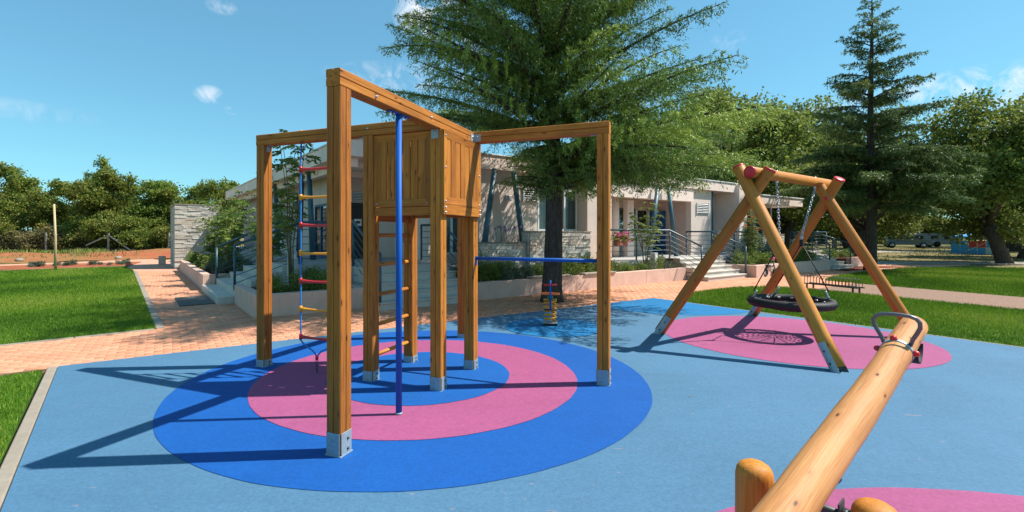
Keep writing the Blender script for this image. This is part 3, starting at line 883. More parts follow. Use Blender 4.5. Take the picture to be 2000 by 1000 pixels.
def panel(p, w, wd, n, z0, z1, nb, rail=None):
    """framed board panel: p = left bottom corner on the face plane, along wd, normal n"""
    root = bpy.data.objects.new('panel', None); COL.objects.link(root); root.parent = tower
    root.location = tuple(world_of(tower).inverted() @ p)
    fw, th = 0.075, 0.034
    for zc in (z0 + fw / 2, z1 - fw / 2):
        sgn = 1 if zc < (z0 + z1) / 2 else -1
        a, b = p + UZ * (zc - sgn * fw / 2), p + wd * w + UZ * (zc - sgn * fw / 2)
        a2, b2 = a + wd * fw + UZ * sgn * fw, b - wd * fw + UZ * sgn * fw
        vs = [a, b, b2, a2]; vs2 = [x + n * th for x in vs[:2]] + [x + n * (th * 0.62) for x in vs[2:]]
        MB().add(vs + vs2, [(0, 1, 2, 3), (4, 5, 6, 7), (0, 1, 5, 4), (1, 2, 6, 5), (2, 3, 7, 6), (3, 0, 4, 7)], [((x - p).dot(wd), x.z, (x - p).dot(n)) for x in vs + vs2]).build('frame_rail', WOOD, root)
    for sx in (0, 1):
        a = p + wd * (sx * w) + UZ * z0; b = p + wd * (sx * w) + UZ * z1; q = wd * (fw if sx == 0 else -fw)
        a2, b2 = a + q + UZ * fw, b + q - UZ * fw
        vs = [a, b, b2, a2]; vs2 = [x + n * th for x in vs[:2]] + [x + n * (th * 0.62) for x in vs[2:]]
        MB().add(vs + vs2, [(0, 1, 2, 3), (4, 5, 6, 7), (0, 1, 5, 4), (1, 2, 6, 5), (2, 3, 7, 6), (3, 0, 4, 7)], [(x.z, (x - p).dot(wd), (x - p).dot(n)) for x in vs + vs2]).build('frame_stile', WOOD, root)
    iw = w - 2 * fw + 0.02
    bw = iw / nb
    for i in range(nb):
        c = p + wd * (fw - 0.01 + bw * (i + 0.5)) + n * (0.009 + 0.003 * (i % 2)) + UZ * ((z0 + z1) / 2)
        MB().box(c, (bw - 0.009, 0.018, z1 - z0 - 2 * fw + 0.03), (wd, n, UZ), 0.003, long=2).build('board', WOOD, root)
    for cx_ in (0.035, w - 0.035):
        for zc in ((z0 + 0.03, (z0 + z1) / 2, z1 - 0.05) if n == TU else (z0 + 0.03,)):
            bolt(p + wd * cx_ + n * th * 0.9 + UZ * zc, n, 0.006, root)
    return root
zp0, zp1 = 1.80, HB - PW - 0.006
# front-left face between posts A and B, set between the posts
panel(cA + TU * 0.062 - TV * 0.005, SD - 0.124, TU, -TV, zp0, zp1, 6)
MB().beam(cA + TU * 0.062 + UZ * 1.752 - TV * 0.01, cB - TU * 0.062 + UZ * 1.752 - TV * 0.01, 0.045, 0.085, bev=0.004).build('rail', WOOD, tower)
# right face, mounted on the outside of posts B and C
panel(cB + TU * 0.062 - TV * 0.06, SD + 0.12, TV, TU, 1.815, zp1, 7)
MB().beam(cB + TU * 0.079 - TV * 0.062 + UZ * 1.762, cC + TU * 0.079 + TV * 0.062 + UZ * 1.762, 0.034, 0.10, bev=0.004).build('rail', WOOD, tower)
for tt in (0.03, SD + 0.09):
    for zz in (1.735, 1.785):
        bolt(cB + TU * 0.097 - TV * 0.06 + TV * tt + UZ * zz, TU, 0.007, tower)
# back face
panel(cC - TU * 0.062 + TV * 0.005, SD - 0.124, -TU, TV, zp0, zp1, 6)
MB().beam(cD + TU * 0.062 + UZ * 1.752, cC - TU * 0.062 + UZ * 1.752, 0.045, 0.085, bev=0.004).build('rail', WOOD, tower)
MB().beam(cA + TV * 0.062 + UZ * 1.70, cD - TV * 0.062 + UZ * 1.70, 0.045, 0.085, bev=0.004).build('rail', WOOD, tower)
for i in range(5):
    t0 = -0.055 + (SD + 0.11) * (i + 0.5) / 5
    MB().box(cA + TU * (SD / 2) + TV * (0.07 + (SD - 0.14) * (i + 0.5) / 5) + UZ * 1.812, (SD - 0.13, (SD - 0.14) / 5 - 0.006, 0.024), (TU, TV, UZ), 0.003).build('floor_board', WOOD, tower)
# ladder between posts A and D
for z in (0.255, 0.57, 0.885, 1.20, 1.51):
    MB().tube([cA + TV * 0.05 + UZ * z, cD - TV * 0.03 + UZ * z], 0.021, 12).build('rung', WOODR, tower)
# fireman's pole
pc = cB - TV * 0.7068
m = MB().tube([pc + UZ * 0.01, pc + UZ * (HB - PW - 0.006)], 0.026, 20)
pole = m.build('slide_pole', BLUEP, tower)
m = MB().box(pc + UZ * (HB - PW - 0.006), (0.30, 0.05, 0.006), (TV, TU, UZ), 0.001); m.build('top_plate', BLUEP, pole)
MB().lathe(pc + UZ * 0.014, [(0.031, 0), (0.031, 0.012), (0.028, 0.016)], 16).build('pole_collar', GALV, pole)
for k in (-0.12, -0.07, 0.07, 0.12):
    bolt(pc + TV * k + UZ * (HB - PW - 0.010), -UZ, 0.006, pole)
# chin-up bar
zc = UZ * 1.252
bar = MB().tube([cC + TU * 0.066 + zc, cR - TU * 0.062 + zc], 0.019, 16).build('horizontal_bar', BLUEP, tower)
for c, n in ((cC, TU), (cR, -TU)):
    m = MB().box(c + n * 0.064 + zc - UZ * 0.025, (0.006, 0.05, 0.10), (TU, TV, UZ), 0.001); m.build('bar_flange', BLUEP, bar)

# rope ladder hanging from the left arm: it hangs from the tower, so it is a thing of its own
lc = cA - TU * 0.7067
rl = empty('rope_ladder', lc, 'blue rope ladder with red and yellow rungs hanging under the left beam', 'rope ladder')
zt = HB - PW - 0.002
hw = 0.225
for s in (-1, 1):
    top = lc + TU * s * hw * 0.97
    pts = [top + UZ * zt] + [lc + TU * (s * (hw + 0.003 * math.sin(k * 2.1))) + UZ * (2.24 - 0.1545 * k) for k in range(0, 13)] + [lc + TU * s * hw + UZ * 0.345, lc + TU * s * 0.17 + UZ * 0.30, lc + TU * s * 0.055 + UZ * 0.245, lc + TU * s * 0.012 + UZ * 0.20, lc + TU * s * 0.004 + UZ * 0.16]
    MB().tube(pts, 0.0085, 10).build('rope', ROPE, rl)
    MB().lathe(top + UZ * HB, [(0.028, 0), (0.026, 0.012), (0.012, 0.02)], 12).build('rope_cap', YELPL, rl)
for k in range(7):
    z = 2.24 - 0.309 * k
    mt = REDPL if k % 2 == 0 else YELPL
    a, b = lc - TU * hw, lc + TU * hw
    sag = [0.004 * math.cos(math.pi * (i / 8 - 0.5)) for i in range(9)]
    pts = [a + (b - a) * (i / 8) + UZ * (z - sag[i]) for i in range(9)]
    rr = [0.021, 0.019, 0.0155, 0.014, 0.014, 0.014, 0.0155, 0.019, 0.021]
    m = MB().tube(pts, rr, 12)
    m.lathe(a + UZ * (z - 0.033), [(0.012, 0), (0.019, 0.004), (0.019, 0.062), (0.012, 0.066)], 12)
    m.lathe(b + UZ * (z - 0.033), [(0.012, 0), (0.019, 0.004), (0.019, 0.062), (0.012, 0.066)], 12)
    m.build('rung', mt, rl)
MB().lathe(lc + UZ * 0.145, [(0.006, 0), (0.016, 0.01), (0.018, 0.04), (0.010, 0.055)], 12).build('ferrule', REDPL, rl)
def chain(a, b, parent, r=0.0035, link_l=0.034, wid=0.011, name='chain', mat=None):
    a = Vector(a); b = Vector(b); d, s, t = basis(b - a); L = (b - a).length; n = max(2, int(L / (link_l * 0.74)))
    m = MB()
    for i in range(n):
        c = a + d * (L * (i + 0.5) / n); q, w = (s, t) if i % 2 else (t, s)
        pts = [c + d * (link_l / 2 * math.cos(x)) + q * (wid * math.sin(x)) for x in [2 * math.pi * k / 10 for k in range(10)]]
        m.tube(pts, r, 5, closed=True)
    return m.build(name, mat or CHAIN, parent)
chain(lc + UZ * 0.15, lc + UZ * 0.015, rl, 0.004, 0.04, 0.013, mat=DARKM)

# ================================================================== BASKET SWING
sw = empty('basket_swing', (4.45, 7.15, 0), 'round-timber basket swing frame with red end caps over pink circle', 'swing')
def sleg(p0, p1, r=0.078):
    p0 = Vector(p0); p1 = Vector(p1); d = (p1 - p0).normalized()
    o = MB().tube([p0 + d * 0.05, p0 + d * 0.4, p0 + (p1 - p0) * 0.5, p1 - d * 0.012, p1], [r, r, r * 0.99, r * 0.985, r * 0.93], 28).build('leg', WOODR, sw)
    m = MB().lathe(p1 - d * 0.002, [(r * 0.985, -0.02), (r * 1.01, -0.012), (r * 1.01, 0.002), (r * 0.96, 0.008), (r * 0.5, 0.012)], 28, d); m.build('end_cap', REDPL, o)
    # steel foot straps on two sides
    _, s, t = basis(d)
    for q in (s, -s):
        mm = MB()
        nseg = 7; h0, h1 = -0.02, 0.34
        vs = []; 
        for zz in (h0, h1):
            for k in range(nseg):
                a = (k / (nseg - 1) - 0.5) * 1.25
                dirv = q * math.cos(a) + q.cross(d) * math.sin(a)
                for rr in (r + 0.001, r + 0.006):
                    vs.append(p0 + d * zz + dirv * rr)
        f = []
        for k in range(nseg - 1):
            b0, b1 = k * 2, (k + 1) * 2; o2 = nseg * 2
            f += [(b0 + 1, b1 + 1, o2 + b1 + 1, o2 + b0 + 1), (b0, o2 + b0, o2 + b1, b1), (o2 + b0, o2 + b0 + 1, o2 + b1 + 1, o2 + b1)]
        f += [(0, 1, nseg * 2 + 1, nseg * 2), ((nseg - 1) * 2, (nseg * 2 - 1) + nseg * 2 - 1, (nseg * 2 - 1) + nseg * 2, nseg * 2 - 1)]
        mm.add(vs, f[:-1], None, False); so = mm.build('foot_strap', GALV, o)
        for zz in (0.1, 0.24):
            bolt(p0 + d * zz + q * (r + 0.005), q, 0.008, o, DBOLT)
    return o
sleg((2.61, 7.36, 0), (3.745, 6.38, 2.38))
sleg((3.89, 5.32, 0), (3.45, 6.62, 2.44))
sleg((4.96, 9.02, 0), (5.42, 7.42, 2.37))
sleg((6.24, 6.98, 0), (5.24, 7.66, 2.33))
b0 = Vector((3.465, 6.37, 2.345)); b1 = Vector((5.56, 7.86, 2.335)); bd = (b1 - b0).normalized()
o = MB().tube([b0, b0 + bd * 0.02, b1], [0.068, 0.073, 0.072], 28).build('crossbar', WOODR, sw)
MB().lathe(b0 - bd * 0.001, [(0.074, -0.03), (0.077, -0.02), (0.077, 0.004), (0.07, 0.014), (0.035, 0.018)], 28, -bd).build('end_cap', REDPL, o)
for p in ((3.62, 6.53, 2.12), (5.27, 7.50, 2.07)):
    MB().lathe(p, [(0.03, 0), (0.028, 0.012), (0.012, 0.02)], 14, (-0.35, -0.85, 0.3)).build('bolt_cap', REDPL, sw)
# basket: padded ring, rope net, hangers - hangs from the frame, a thing of its own
nc = Vector((4.50, 7.15, 0.515)); NR, NT = 0.508, 0.060
ba = bpy.data.objects.new('basket_seat', None); COL.objects.link(ba); ba.parent = sw; ba.location = nc - Vector((4.45, 7.15, 0))
ba['label'] = 'round black rope basket seat hanging on chains'
ring = [nc + Vector((math.cos(2 * math.pi * k / 64) * NR, math.sin(2 * math.pi * k / 64) * NR, 0)) for k in range(64)]
ringo = MB().tube(ring, NT, 16, closed=True).build('padded_ring', RUBBER, ba)
wrap = MB()
npit = 110
pts = []
for k in range(npit * 6):
    a = 2 * math.pi * k / (npit * 6); ph = 2 * math.pi * k / 6
    rr = NT + 0.002
    pts.append(nc + Vector(((NR + rr * math.cos(ph)) * math.cos(a), (NR + rr * math.cos(ph)) * math.sin(a), rr * math.sin(ph))))
wrap.tube(pts, 0.0055, 4, closed=True).build('rope_wrapping', RUBBER, ba)
sp = MB()
def netz(r): return -0.11 * (1 - (r / NR) ** 2) - 0.02
for k in range(16):
    a = 2 * math.pi * k / 16
    sp.tube([nc + Vector((math.cos(a) * r, math.sin(a) * r, netz(r) if r < 0.46 else -0.01)) for r in np.linspace(0.05, NR - 0.02, 8)], 0.008, 6)
sp.build('radial_ropes', RUBBER, ba)
rg = MB()
for r in np.linspace(0.06, 0.43, 7):
    pp = []
    for k in range(64):
        a = 2 * math.pi * k / 64
        rr = r * (1 + 0.035 * (1 if (k // 2) % 2 else -1))
        pp.append(nc + Vector((math.cos(a) * rr, math.sin(a) * rr, netz(r) + 0.003)))
    rg.tube(pp, 0.0085, 5, closed=True)
rg.build('net_ropes', RUBBER, ba)
for k in range(16):
    a = 2 * math.pi * (k + 0.5) / 16
    p = nc + Vector((math.cos(a) * (NR - NT - 0.004), math.sin(a) * (NR - NT - 0.004), 0.012))
    MB().box(p, (0.02, 0.045, 0.022), (Vector((math.cos(a), math.sin(a), 0)), Vector((-math.sin(a), math.cos(a), 0)), UZ), 0.004).build('clip', CHAIN, ba)
for tb, sgn in ((0.30, -1), (0.80, 1)):
    hp = b0 + (b1 - b0) * tb - UZ * 0.08
    mid = nc + bd * sgn * 0.36 ; mid = Vector((mid.x, mid.y, 1.43))
    MB().tube([hp + UZ * 0.16, hp + UZ * 0.01], 0.012, 8).build('swing_hinge', CHAIN, ba)
    MB().box(hp + UZ * 0.0, (0.05, 0.03, 0.05), (bd, bd.cross(UZ), UZ), 0.008).build('swing_hinge', CHAIN, ba)
    chain(hp - UZ * 0.02, mid + UZ * 0.06, ba, 0.0065, 0.055, 0.016)
    MB().lathe(mid + UZ * 0.0, [(0.012, 0), (0.024, 0.015), (0.024, 0.05), (0.012, 0.07)], 12).build('rope_joint', CHAIN, ba)
    MB().lathe(mid - UZ * 0.10, [(0.016, 0), (0.028, 0.02), (0.028, 0.09), (0.016, 0.11)], 12).build('rope_sleeve', RUBBER, ba)
    for s2 in (-1, 1):
        ang = math.atan2(bd.y * sgn, bd.x * sgn) + s2 * 0.80
        e = nc + Vector((math.cos(ang) * NR, math.sin(ang) * NR, 0.06))
        MB().tube([mid - UZ * 0.05, e + UZ * 0.10], 0.0085, 8).build('rope', RUBBER, ba)
        MB().lathe(e + UZ * 0.0, [(0.014, 0), (0.020, 0.02), (0.012, 0.05), (0.016, 0.06), (0.016, 0.11), (0.008, 0.12)], 12, (mid - e)).build('shackle', CHAIN, ba)

# ================================================================== LOG SEESAW
P0 = Vector((1.245, 1.86, 0))
ld = Vector((1.62, 1.40, 0)).normalized(); lp = Vector((ld.y, -ld.x, 0))
ss = empty('log_seesaw', P0, 'pale peeled log seesaw with grey hoop handle, tilted up over pink circle', 'seesaw')
slope = 0.136
d3 = (ld + UZ * slope).normalized()
pv = P0 + lp * 0.015 + UZ * 0.612
far = pv + d3 * 2.16; near = pv - d3 * 2.1
n_ = 26
pts = []; rr = []
for i in range(n_):
    t = i / (n_ - 1)
    pts.append(near + (far - near) * t + lp * 0.004 * math.sin(t * 11)); rr.append(0.0755 + 0.0012 * math.sin(t * 23) + 0.0010 * math.sin(t * 51 + 1))
pts += [far + d3 * 0.004]; rr += [rr[-1] * 0.93]
pts = [near - d3 * 0.004] + pts; rr = [rr[0] * 0.93] + rr
log = MB().tube(pts, rr, 40).build('log_beam', WOODL, ss)
for s in (-1, 1):
    c = P0 + lp * s * 0.20
    o = MB().lathe(c, [(0.072, -0.02), (0.072, 0.50), (0.0715, 0.525), (0.068, 0.545), (0.059, 0.562), (0.042, 0.574), (0.015, 0.579)], 28).build('support_post', WOODR, ss)
ax = MB().tube([P0 - lp * 0.20 + UZ * 0.49, P0 + lp * 0.20 + UZ * 0.49], 0.016, 14).build('axle', DARKM, ss)
for s in (-1, 1):
    MB().lathe(P0 + lp * s * 0.112 + UZ * 0.49, [(0.028, -0.014), (0.028, 0.014)], 6, lp).build('nut', DBOLT, ax)
for s in (-1, 1):
    MB().box(P0 + lp * (s * 0.084 + 0.015) + UZ * 0.505, (0.07, 0.006, 0.07), (ld, lp, UZ), 0.001).build('pivot_plate', DARKM, ss)
# handle with band clamp
hc = pv + d3 * 1.56
up3 = lp.cross(d3).normalized()
if up3.z < 0: up3 = -up3
R_ = 0.0785
band = MB()
bv = []; nb = 40
for k in range(nb):
    a = 2 * math.pi * k / nb
    dv = lp * math.cos(a) + up3 * math.sin(a)
    for (rr_, dz) in ((R_ - 0.003, -0.02), (R_ + 0.002, -0.02), (R_ + 0.002, 0.02), (R_ - 0.003, 0.02)):
        bv.append(hc + dv * rr_ + d3 * dz)
bf = []
for k in range(nb):
    l = (k + 1) % nb
    for j in range(4):
        bf.append((k * 4 + j, l * 4 + j, l * 4 + (j + 1) % 4, k * 4 + (j + 1) % 4))
band.add(bv, bf, None, True)
bo = band.build('band_clamp', GALV, ss)
hoop = []
for x, y in ((-0.060, 0.048), (-0.072, 0.085), (-0.092, 0.125), (-0.106, 0.160), (-0.106, 0.190), (-0.090, 0.212), (-0.06, 0.224), (0.0, 0.228), (0.06, 0.224), (0.090, 0.212), (0.106, 0.190), (0.106, 0.160), (0.092, 0.125), (0.072, 0.085), (0.060, 0.048)):
    hoop.append(hc + lp * x + up3 * y + d3 * 0.025)
MB().tube(hoop, 0.0115, 12).build('hoop_handle', simple('grey_handle_paint', (0.15, 0.15, 0.16), 0.4, 0.5), ss)
for a in (math.radians(97), math.radians(172), math.radians(8)):
    dv = lp * math.cos(a) + up3 * math.sin(a)
    MB().lathe(hc + dv * (R_ + 0.001), [(0.018, 0), (0.018, 0.010), (0.014, 0.022), (0.006, 0.027)], 14, dv).build('bolt_cap', REDPL, bo)
# half-tyre bumper under the raised end
bp = pv + d3 * 1.86
prof = []
for k in range(13):
    a = math.pi * (k / 12)
    prof.append(bp + d3 * (0.10 * math.cos(a)) - up3 * (0.05 + 0.095 * math.sin(a)))
vs = []
for p in prof:
    for s in (-0.07, 0.07):
        for o_ in (0, 0.014):
            vs.append(p + lp * s + (bp - p).normalized() * o_)
f = []
for k in range(12):
    a, b = k * 4, (k + 1) * 4
    f += [(a, b, b + 2, a + 2), (a + 1, a + 3, b + 3, b + 1), (a, a + 1, b + 1, b), (a + 2, b + 2, b + 3, a + 3)]
MB().add(vs, f, None, True).build('tyre_bumper', RUBBER, ss)

# ================================================================== SPRING RIDER
sr = empty('spring_rider', (1.05, 8.02, 0), 'yellow spring rider with orange seat and blue post on blue disc', 'spring rider')
c0 = Vector((1.05, 8.02, 0.0135))
fw_ = Vector((-0.10, -0.99, 0)).normalized(); sd_ = Vector((0.99, -0.10, 0))
MB().box(c0 + UZ * 0.022, (0.23, 0.23, 0.036), (sd_, fw_, UZ), 0.006).build('base_plate', RUBBER, sr)
MB().box(c0 + UZ * 0.045, (0.235, 0.235, 0.008), (sd_, fw_, UZ), 0.002).build('base_cover', GALV, sr)
pts = []
for k in range(150):
    t = k / 149; a = 2 * math.pi * 5.0 * t
    pts.append(c0 + Vector((math.cos(a) * 0.092, math.sin(a) * 0.092, 0.066 + 0.335 * t)))
MB().tube(pts, 0.0165, 10).build('coil_spring', YELPL, sr)
MB().box(c0 + UZ * 0.418, (0.22, 0.10, 0.03), (sd_, fw_, UZ), 0.008).build('spring_cap', YELPL, sr)
MB().box(c0 + UZ * 0.455 + fw_ * 0.02, (0.10, 0.16, 0.06), (sd_, fw_, UZ), 0.015).build('seat_block', GREENPL, sr)
m = MB()
vs = []
for i in range(24):
    a = 2 * math.pi * i / 24
    vs.append((math.cos(a) * 0.165, math.sin(a) * 0.115))
m.add([c0 + sd_ * x + fw_ * (y - 0.05) + UZ * 0.50 for x, y in vs] + [c0 + sd_ * x * 0.97 + fw_ * (y * 0.97 - 0.05) + UZ * 0.525 for x, y in vs],
      [tuple(range(23, -1, -1)), tuple(range(24, 48))] + [(i, (i + 1) % 24, 24 + (i + 1) % 24, 24 + i) for i in range(24)])
m.build('seat', ORPL, sr)
MB().tube([c0 + fw_ * 0.14 + UZ * 0.26, c0 + fw_ * 0.14 + UZ * 0.755], 0.0155, 12).build('upright', BLUEP, sr)
MB().tube([c0 + fw_ * 0.14 - sd_ * 0.105 + UZ * 0.27, c0 + fw_ * 0.14 + sd_ * 0.105 + UZ * 0.27], 0.013, 10).build('foot_bar', RUBBER, sr)
MB().tube([c0 + fw_ * 0.14 - sd_ * 0.11 + UZ * 0.675, c0 + fw_ * 0.14 + sd_ * 0.11 + UZ * 0.675], [0.019, 0.019], 12).build('hand_grip', REDPL, sr)
MB().tube([c0 + fw_ * 0.15 + UZ * 0.44, c0 + UZ * 0.43], 0.02, 8).build('bracket', DARKM, sr)

# ================================================================== BUILDING AND TERRACE
def bbox(m, a0, a1, b0, b1, z0, z1, bev=0.0):
    return m.box(Lb((a0 + a1) / 2, (b0 + b1) / 2, (z0 + z1) / 2), (a1 - a0, b1 - b0, z1 - z0), BAX, bev)
def bb(name, mat, parent, a0, a1, b0, b1, z0, z1, bev=0.0):
    return bbox(MB(), a0, a1, b0, b1, z0, z1, bev).build(name, mat, parent)
FL, FR = 0.80, 0.68
terr = MB()
terr.extrude([tuple(Lb(a, b)[:2]) for a, b in ((1.36, 2.3), (2.15, 2.3), (2.15, 0.93), (4.5, 0.93), (4.5, 21), (1.36, 21))], -0.05, FL)
terr = terr.build('terrace', FLOORM)
tag(terr, 'raised grey terrace in front of the beige building', 'terrace', kind='structure')
MB().extrude([tuple(Lb(a, b)[:2]) for a, b in ((4.503, 0.80), (9.5, 0.80), (9.5, 0.12), (13.0, 0.12), (13.0, 0.16), (15.5, 0.16), (15.5, 0.10), (26.3, 0.10), (26.3, 8), (4.503, 8))], -0.05, FR).build('terrace_floor', FLOORM, terr)

bld = empty('building', Lb(2.8, 1.3), 'low beige building with flat overhanging roof, louvres and teal columns', 'building')
# roofs
roof = MB()
bbox(roof, 2.0, 19.3, 1.1, 19.0, 3.28, 3.66, 0.01)
roof = roof.build('roof', WHITEW, bld)
bb('roof_coping', WHITE, roof, 1.97, 19.33, 1.07, 19.03, 3.662, 3.70, 0.006)
for i in range(7):
    b = 2.0 + i * 1.9
    bb('soffit_beam', WHITEW, roof, 2.25, 5.5, b, b + 0.16, 3.14, 3.279)
bb('soffit_edge', WHITEW, roof, 2.28, 2.46, 1.4, 18.6, 3.08, 3.2785)
# hipped tile roof behind the parapet
hp = [Lb(4.4, 4.2, 3.70), Lb(18, 4.2, 3.70), Lb(18, 16.5, 3.70), Lb(4.4, 16.5, 3.70), Lb(9.4, 10.3, 4.95), Lb(13.5, 10.3, 4.95)]
MB().add(hp, [(0, 1, 5, 4), (1, 2, 5), (2, 3, 4, 5), (3, 0, 4), (3, 2, 1, 0)]).build('tile_roof', TILE, bld)
for (i0, i1, j0, j1, cnt) in ((0, 1, 4, 5, 40), (3, 0, 4, 4, 36)):
    m = MB()
    for k in range(cnt):
        t = (k + 0.5) / cnt
        e = hp[i0].lerp(hp[i1], t); r_ = hp[j0].lerp(hp[j1], t)
        m.tube([e + UZ * 0.03, r_ + UZ * 0.03], 0.07, 6)
    m.build('tile_rows', TILE, bld, kind='stuff')
prf = bb('pavilion_roof', WHITEW, bld, 19.84, 25.65, 1.0, 5.5, 2.88, 3.26, 0.01)
bb('roof_coping', WHITE, prf, 19.84, 25.69, 0.96, 5.54, 3.262, 3.31, 0.006)

def wall_b(name, mat, a0, a1, b, z0, z1, th=0.22, parent=bld):
    return bb(name, mat, parent, a0, a1, b, b + th, z0, z1, 0.004)
def louvre(a0, a1, b, z0, z1, n=6):
    """horizontal slat vent let into the front wall at depth b"""
    root = bb('louvre', DARK, bld, a0, a1, b - 0.012, b + 0.01, z0, z1)
    bb('louvre_frame', WHITE, root, a0 - 0.03, a0 - 0.001, b - 0.05, b - 0.002, z0 - 0.03, z1 + 0.03)
    bb('louvre_frame', WHITE, root, a1 + 0.001, a1 + 0.03, b - 0.05, b - 0.002, z0 - 0.03, z1 + 0.03)
    for i in range(n):
        z = z0 + (z1 - z0) * (i + 0.5) / n
        t = (BB * 0.8 + UZ * -0.6).normalized()
        MB().box(Lb((a0 + a1) / 2, b - 0.034, z), (a1 - a0 - 0.004, 0.036, 0.008), (BA, Vector((-BB.x * 0.75, -BB.y * 0.75, -0.66)), (UZ * 0.75 - BB * 0.66)), 0).build('slat', WHITE, root)
    bb('louvre_post', WHITE, root, (a0 + a1) / 2 - 0.012, (a0 + a1) / 2 + 0.012, b - 0.055, b - 0.05, z0, z1)
def window(a0, a1, b, z0, z1, nm=2, frame=None, curtain=True, transom=None, door=False, front=True):
    """framed glazing on a front-facing wall plane b"""
    fr = frame or BLUEDOOR
    root = bb('door' if door else 'window', fr, bld, a0, a1, b - 0.05, b + 0.02, z0, z0 + 0.06)
    bb('frame', fr, root, a0, a1, b - 0.05, b + 0.02, z1 - 0.06, z1)
    xs = [a0 + (a1 - a0) * i / nm for i in range(nm + 1)]
    for i, x in enumerate(xs):
        o_ = 0.03 if i == 0 else (-0.03 if i == nm else 0)
        bb('frame', fr, root, x + o_ - 0.03, x + o_ + 0.03, b - 0.052, b + 0.018, z0 + 0.061, z1 - 0.061)
    for i in range(nm):
        bb('pane', GLASS, root, xs[i] + 0.04, xs[i + 1] - 0.04, b - 0.012, b - 0.004, z0 + 0.065, z1 - 0.065)
    if transom:
        bb('frame', fr, root, a0 + 0.05, a1 - 0.05, b - 0.054, b + 0.016, transom - 0.03, transom + 0.03)
    if curtain:
        m = MB(); n = int((a1 - a0) * 34)
        vs = []
        for i in range(n + 1):
            x = a0 + 0.03 + (a1 - a0 - 0.06) * i / n
            y = b + 0.07 + 0.02 * math.sin(i * 1.9)
            vs += [Lb(x, y, z0 + 0.05), Lb(x, y, (transom or z1) - 0.08)]
        m.add(vs, [(2 * i, 2 * i + 2, 2 * i + 3, 2 * i + 1) for i in range(n)], None, True)
        m.build('curtain', CURTAIN, root)
    return root
# left wing: side wall, entrance recess
bb('wall', WALLM, bld, 2.8, 3.02, 4.22, 4.7, FL, 3.28)
bb('wall', WALLM, bld, 2.8, 3.02, 5.95, 18.6, FL, 3.28)
bb('wall', WALLM, bld, 2.801, 3.02, 4.701, 5.949, 2.42, 3.279)
w = bb('window', TEALL, bld, 2.78, 2.86, 4.71, 4.77, FL, 2.41)
bb('frame', BLUEDOOR, w, 2.78, 2.86, 5.88, 5.94, FL, 2.41); bb('frame', BLUEDOOR, w, 2.781, 2.859, 5.30, 5.35, FL + 0.06, 2.35)
bb('frame', BLUEDOOR, w, 2.78, 2.86, 4.771, 5.879, 2.35, 2.41); bb('frame', BLUEDOOR, w, 2.78, 2.86, 4.771, 5.879, FL, FL + 0.06)
bb('pane', GLASS, w, 2.81, 2.82, 4.78, 5.29, FL + 0.06, 2.35); bb('pane', GLASS, w, 2.81, 2.82, 5.36, 5.87, FL + 0.06, 2.35)
bb('curtain', CURTAIN, w, 2.90, 2.92, 4.8, 5.85, FL + 0.02, 2.3)
for b in (7.4, 9.9, 12.6):
    w = bb('window', WHITE, bld, 2.77, 2.799, b, b + 1.1, 1.7, 2.7); bb('pane', GLASS, w, 2.762, 2.769, b + 0.06, b + 1.04, 1.76, 2.64)
wall_b('wall', WALLM, 2.8, 3.2, 4.0, FL, 3.28)
wall_b('wall', WALLM, 4.0, 4.6, 4.0, FL, 3.28)
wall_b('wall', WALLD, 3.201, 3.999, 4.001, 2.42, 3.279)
louvre(3.25, 3.95, 4.0, 2.47, 2.74)
d = bb('door', DARKM, bld, 3.22, 3.98, 4.10, 4.15, FL, 2.42)
bb('door_leaf', DARK, d, 3.28, 3.92, 4.07, 4.099, FL + 0.02, 2.36); bb('door_sign', WHITE, d, 3.36, 3.58, 4.058, 4.069, 1.75, 1.95); bb('door_mark', MARK, d, 3.41, 3.53, 4.052, 4.057, 1.82, 1.89)
bb('wall', WHITEW, bld, 4.6, 4.8, 1.9, 4.22, FR, 3.28); bb('notice_board', PURPLE, bld, 4.585, 4.599, 2.6, 3.4, 1.25, 1.5)
window(4.805, 5.795, 1.9, 0.95, 2.5, 2, WHITE, True)
wall_b('wall', WALLM, 4.801, 5.80, 1.90, 2.5, 3.279); wall_b('wall', WALLM, 4.801, 5.80, 1.901, FR, 0.95)
bb('wall', WALLM, bld, 5.80, 6.0, 1.25, 2.6, FR, 3.278)
# sunlit front wall with wall lamp and louvre
wall_b('wall', WALLM, 6.001, 7.90, 1.25, FR, 3.277)
louvre(7.36, 7.85, 1.25, 2.47, 2.85)
wl = bb('wall_lamp', BOLLARD, bld, 6.68, 6.85, 1.13, 1.249, 2.46, 2.60, 0.008); bb('lamp_glass', WHITE, wl, 6.70, 6.83, 1.14, 1.24, 2.445, 2.459)
window(7.92, 9.60, 1.30, 1.60, 2.90, 3, WHITE, True)
wall_b('wall', WALLM, 7.901, 9.62, 1.26, 2.90, 3.276); wall_b('wall', WALLM, 7.901, 9.62, 1.261, FR, 1.60)
bb('pier', WALLM, bld, 9.63, 10.45, 0.86, 1.60, FR, 3.275, 0.006)
bb('wall', WALLM, bld, 10.451, 10.95, 1.0, 3.2, FR, 3.274, 0.004)
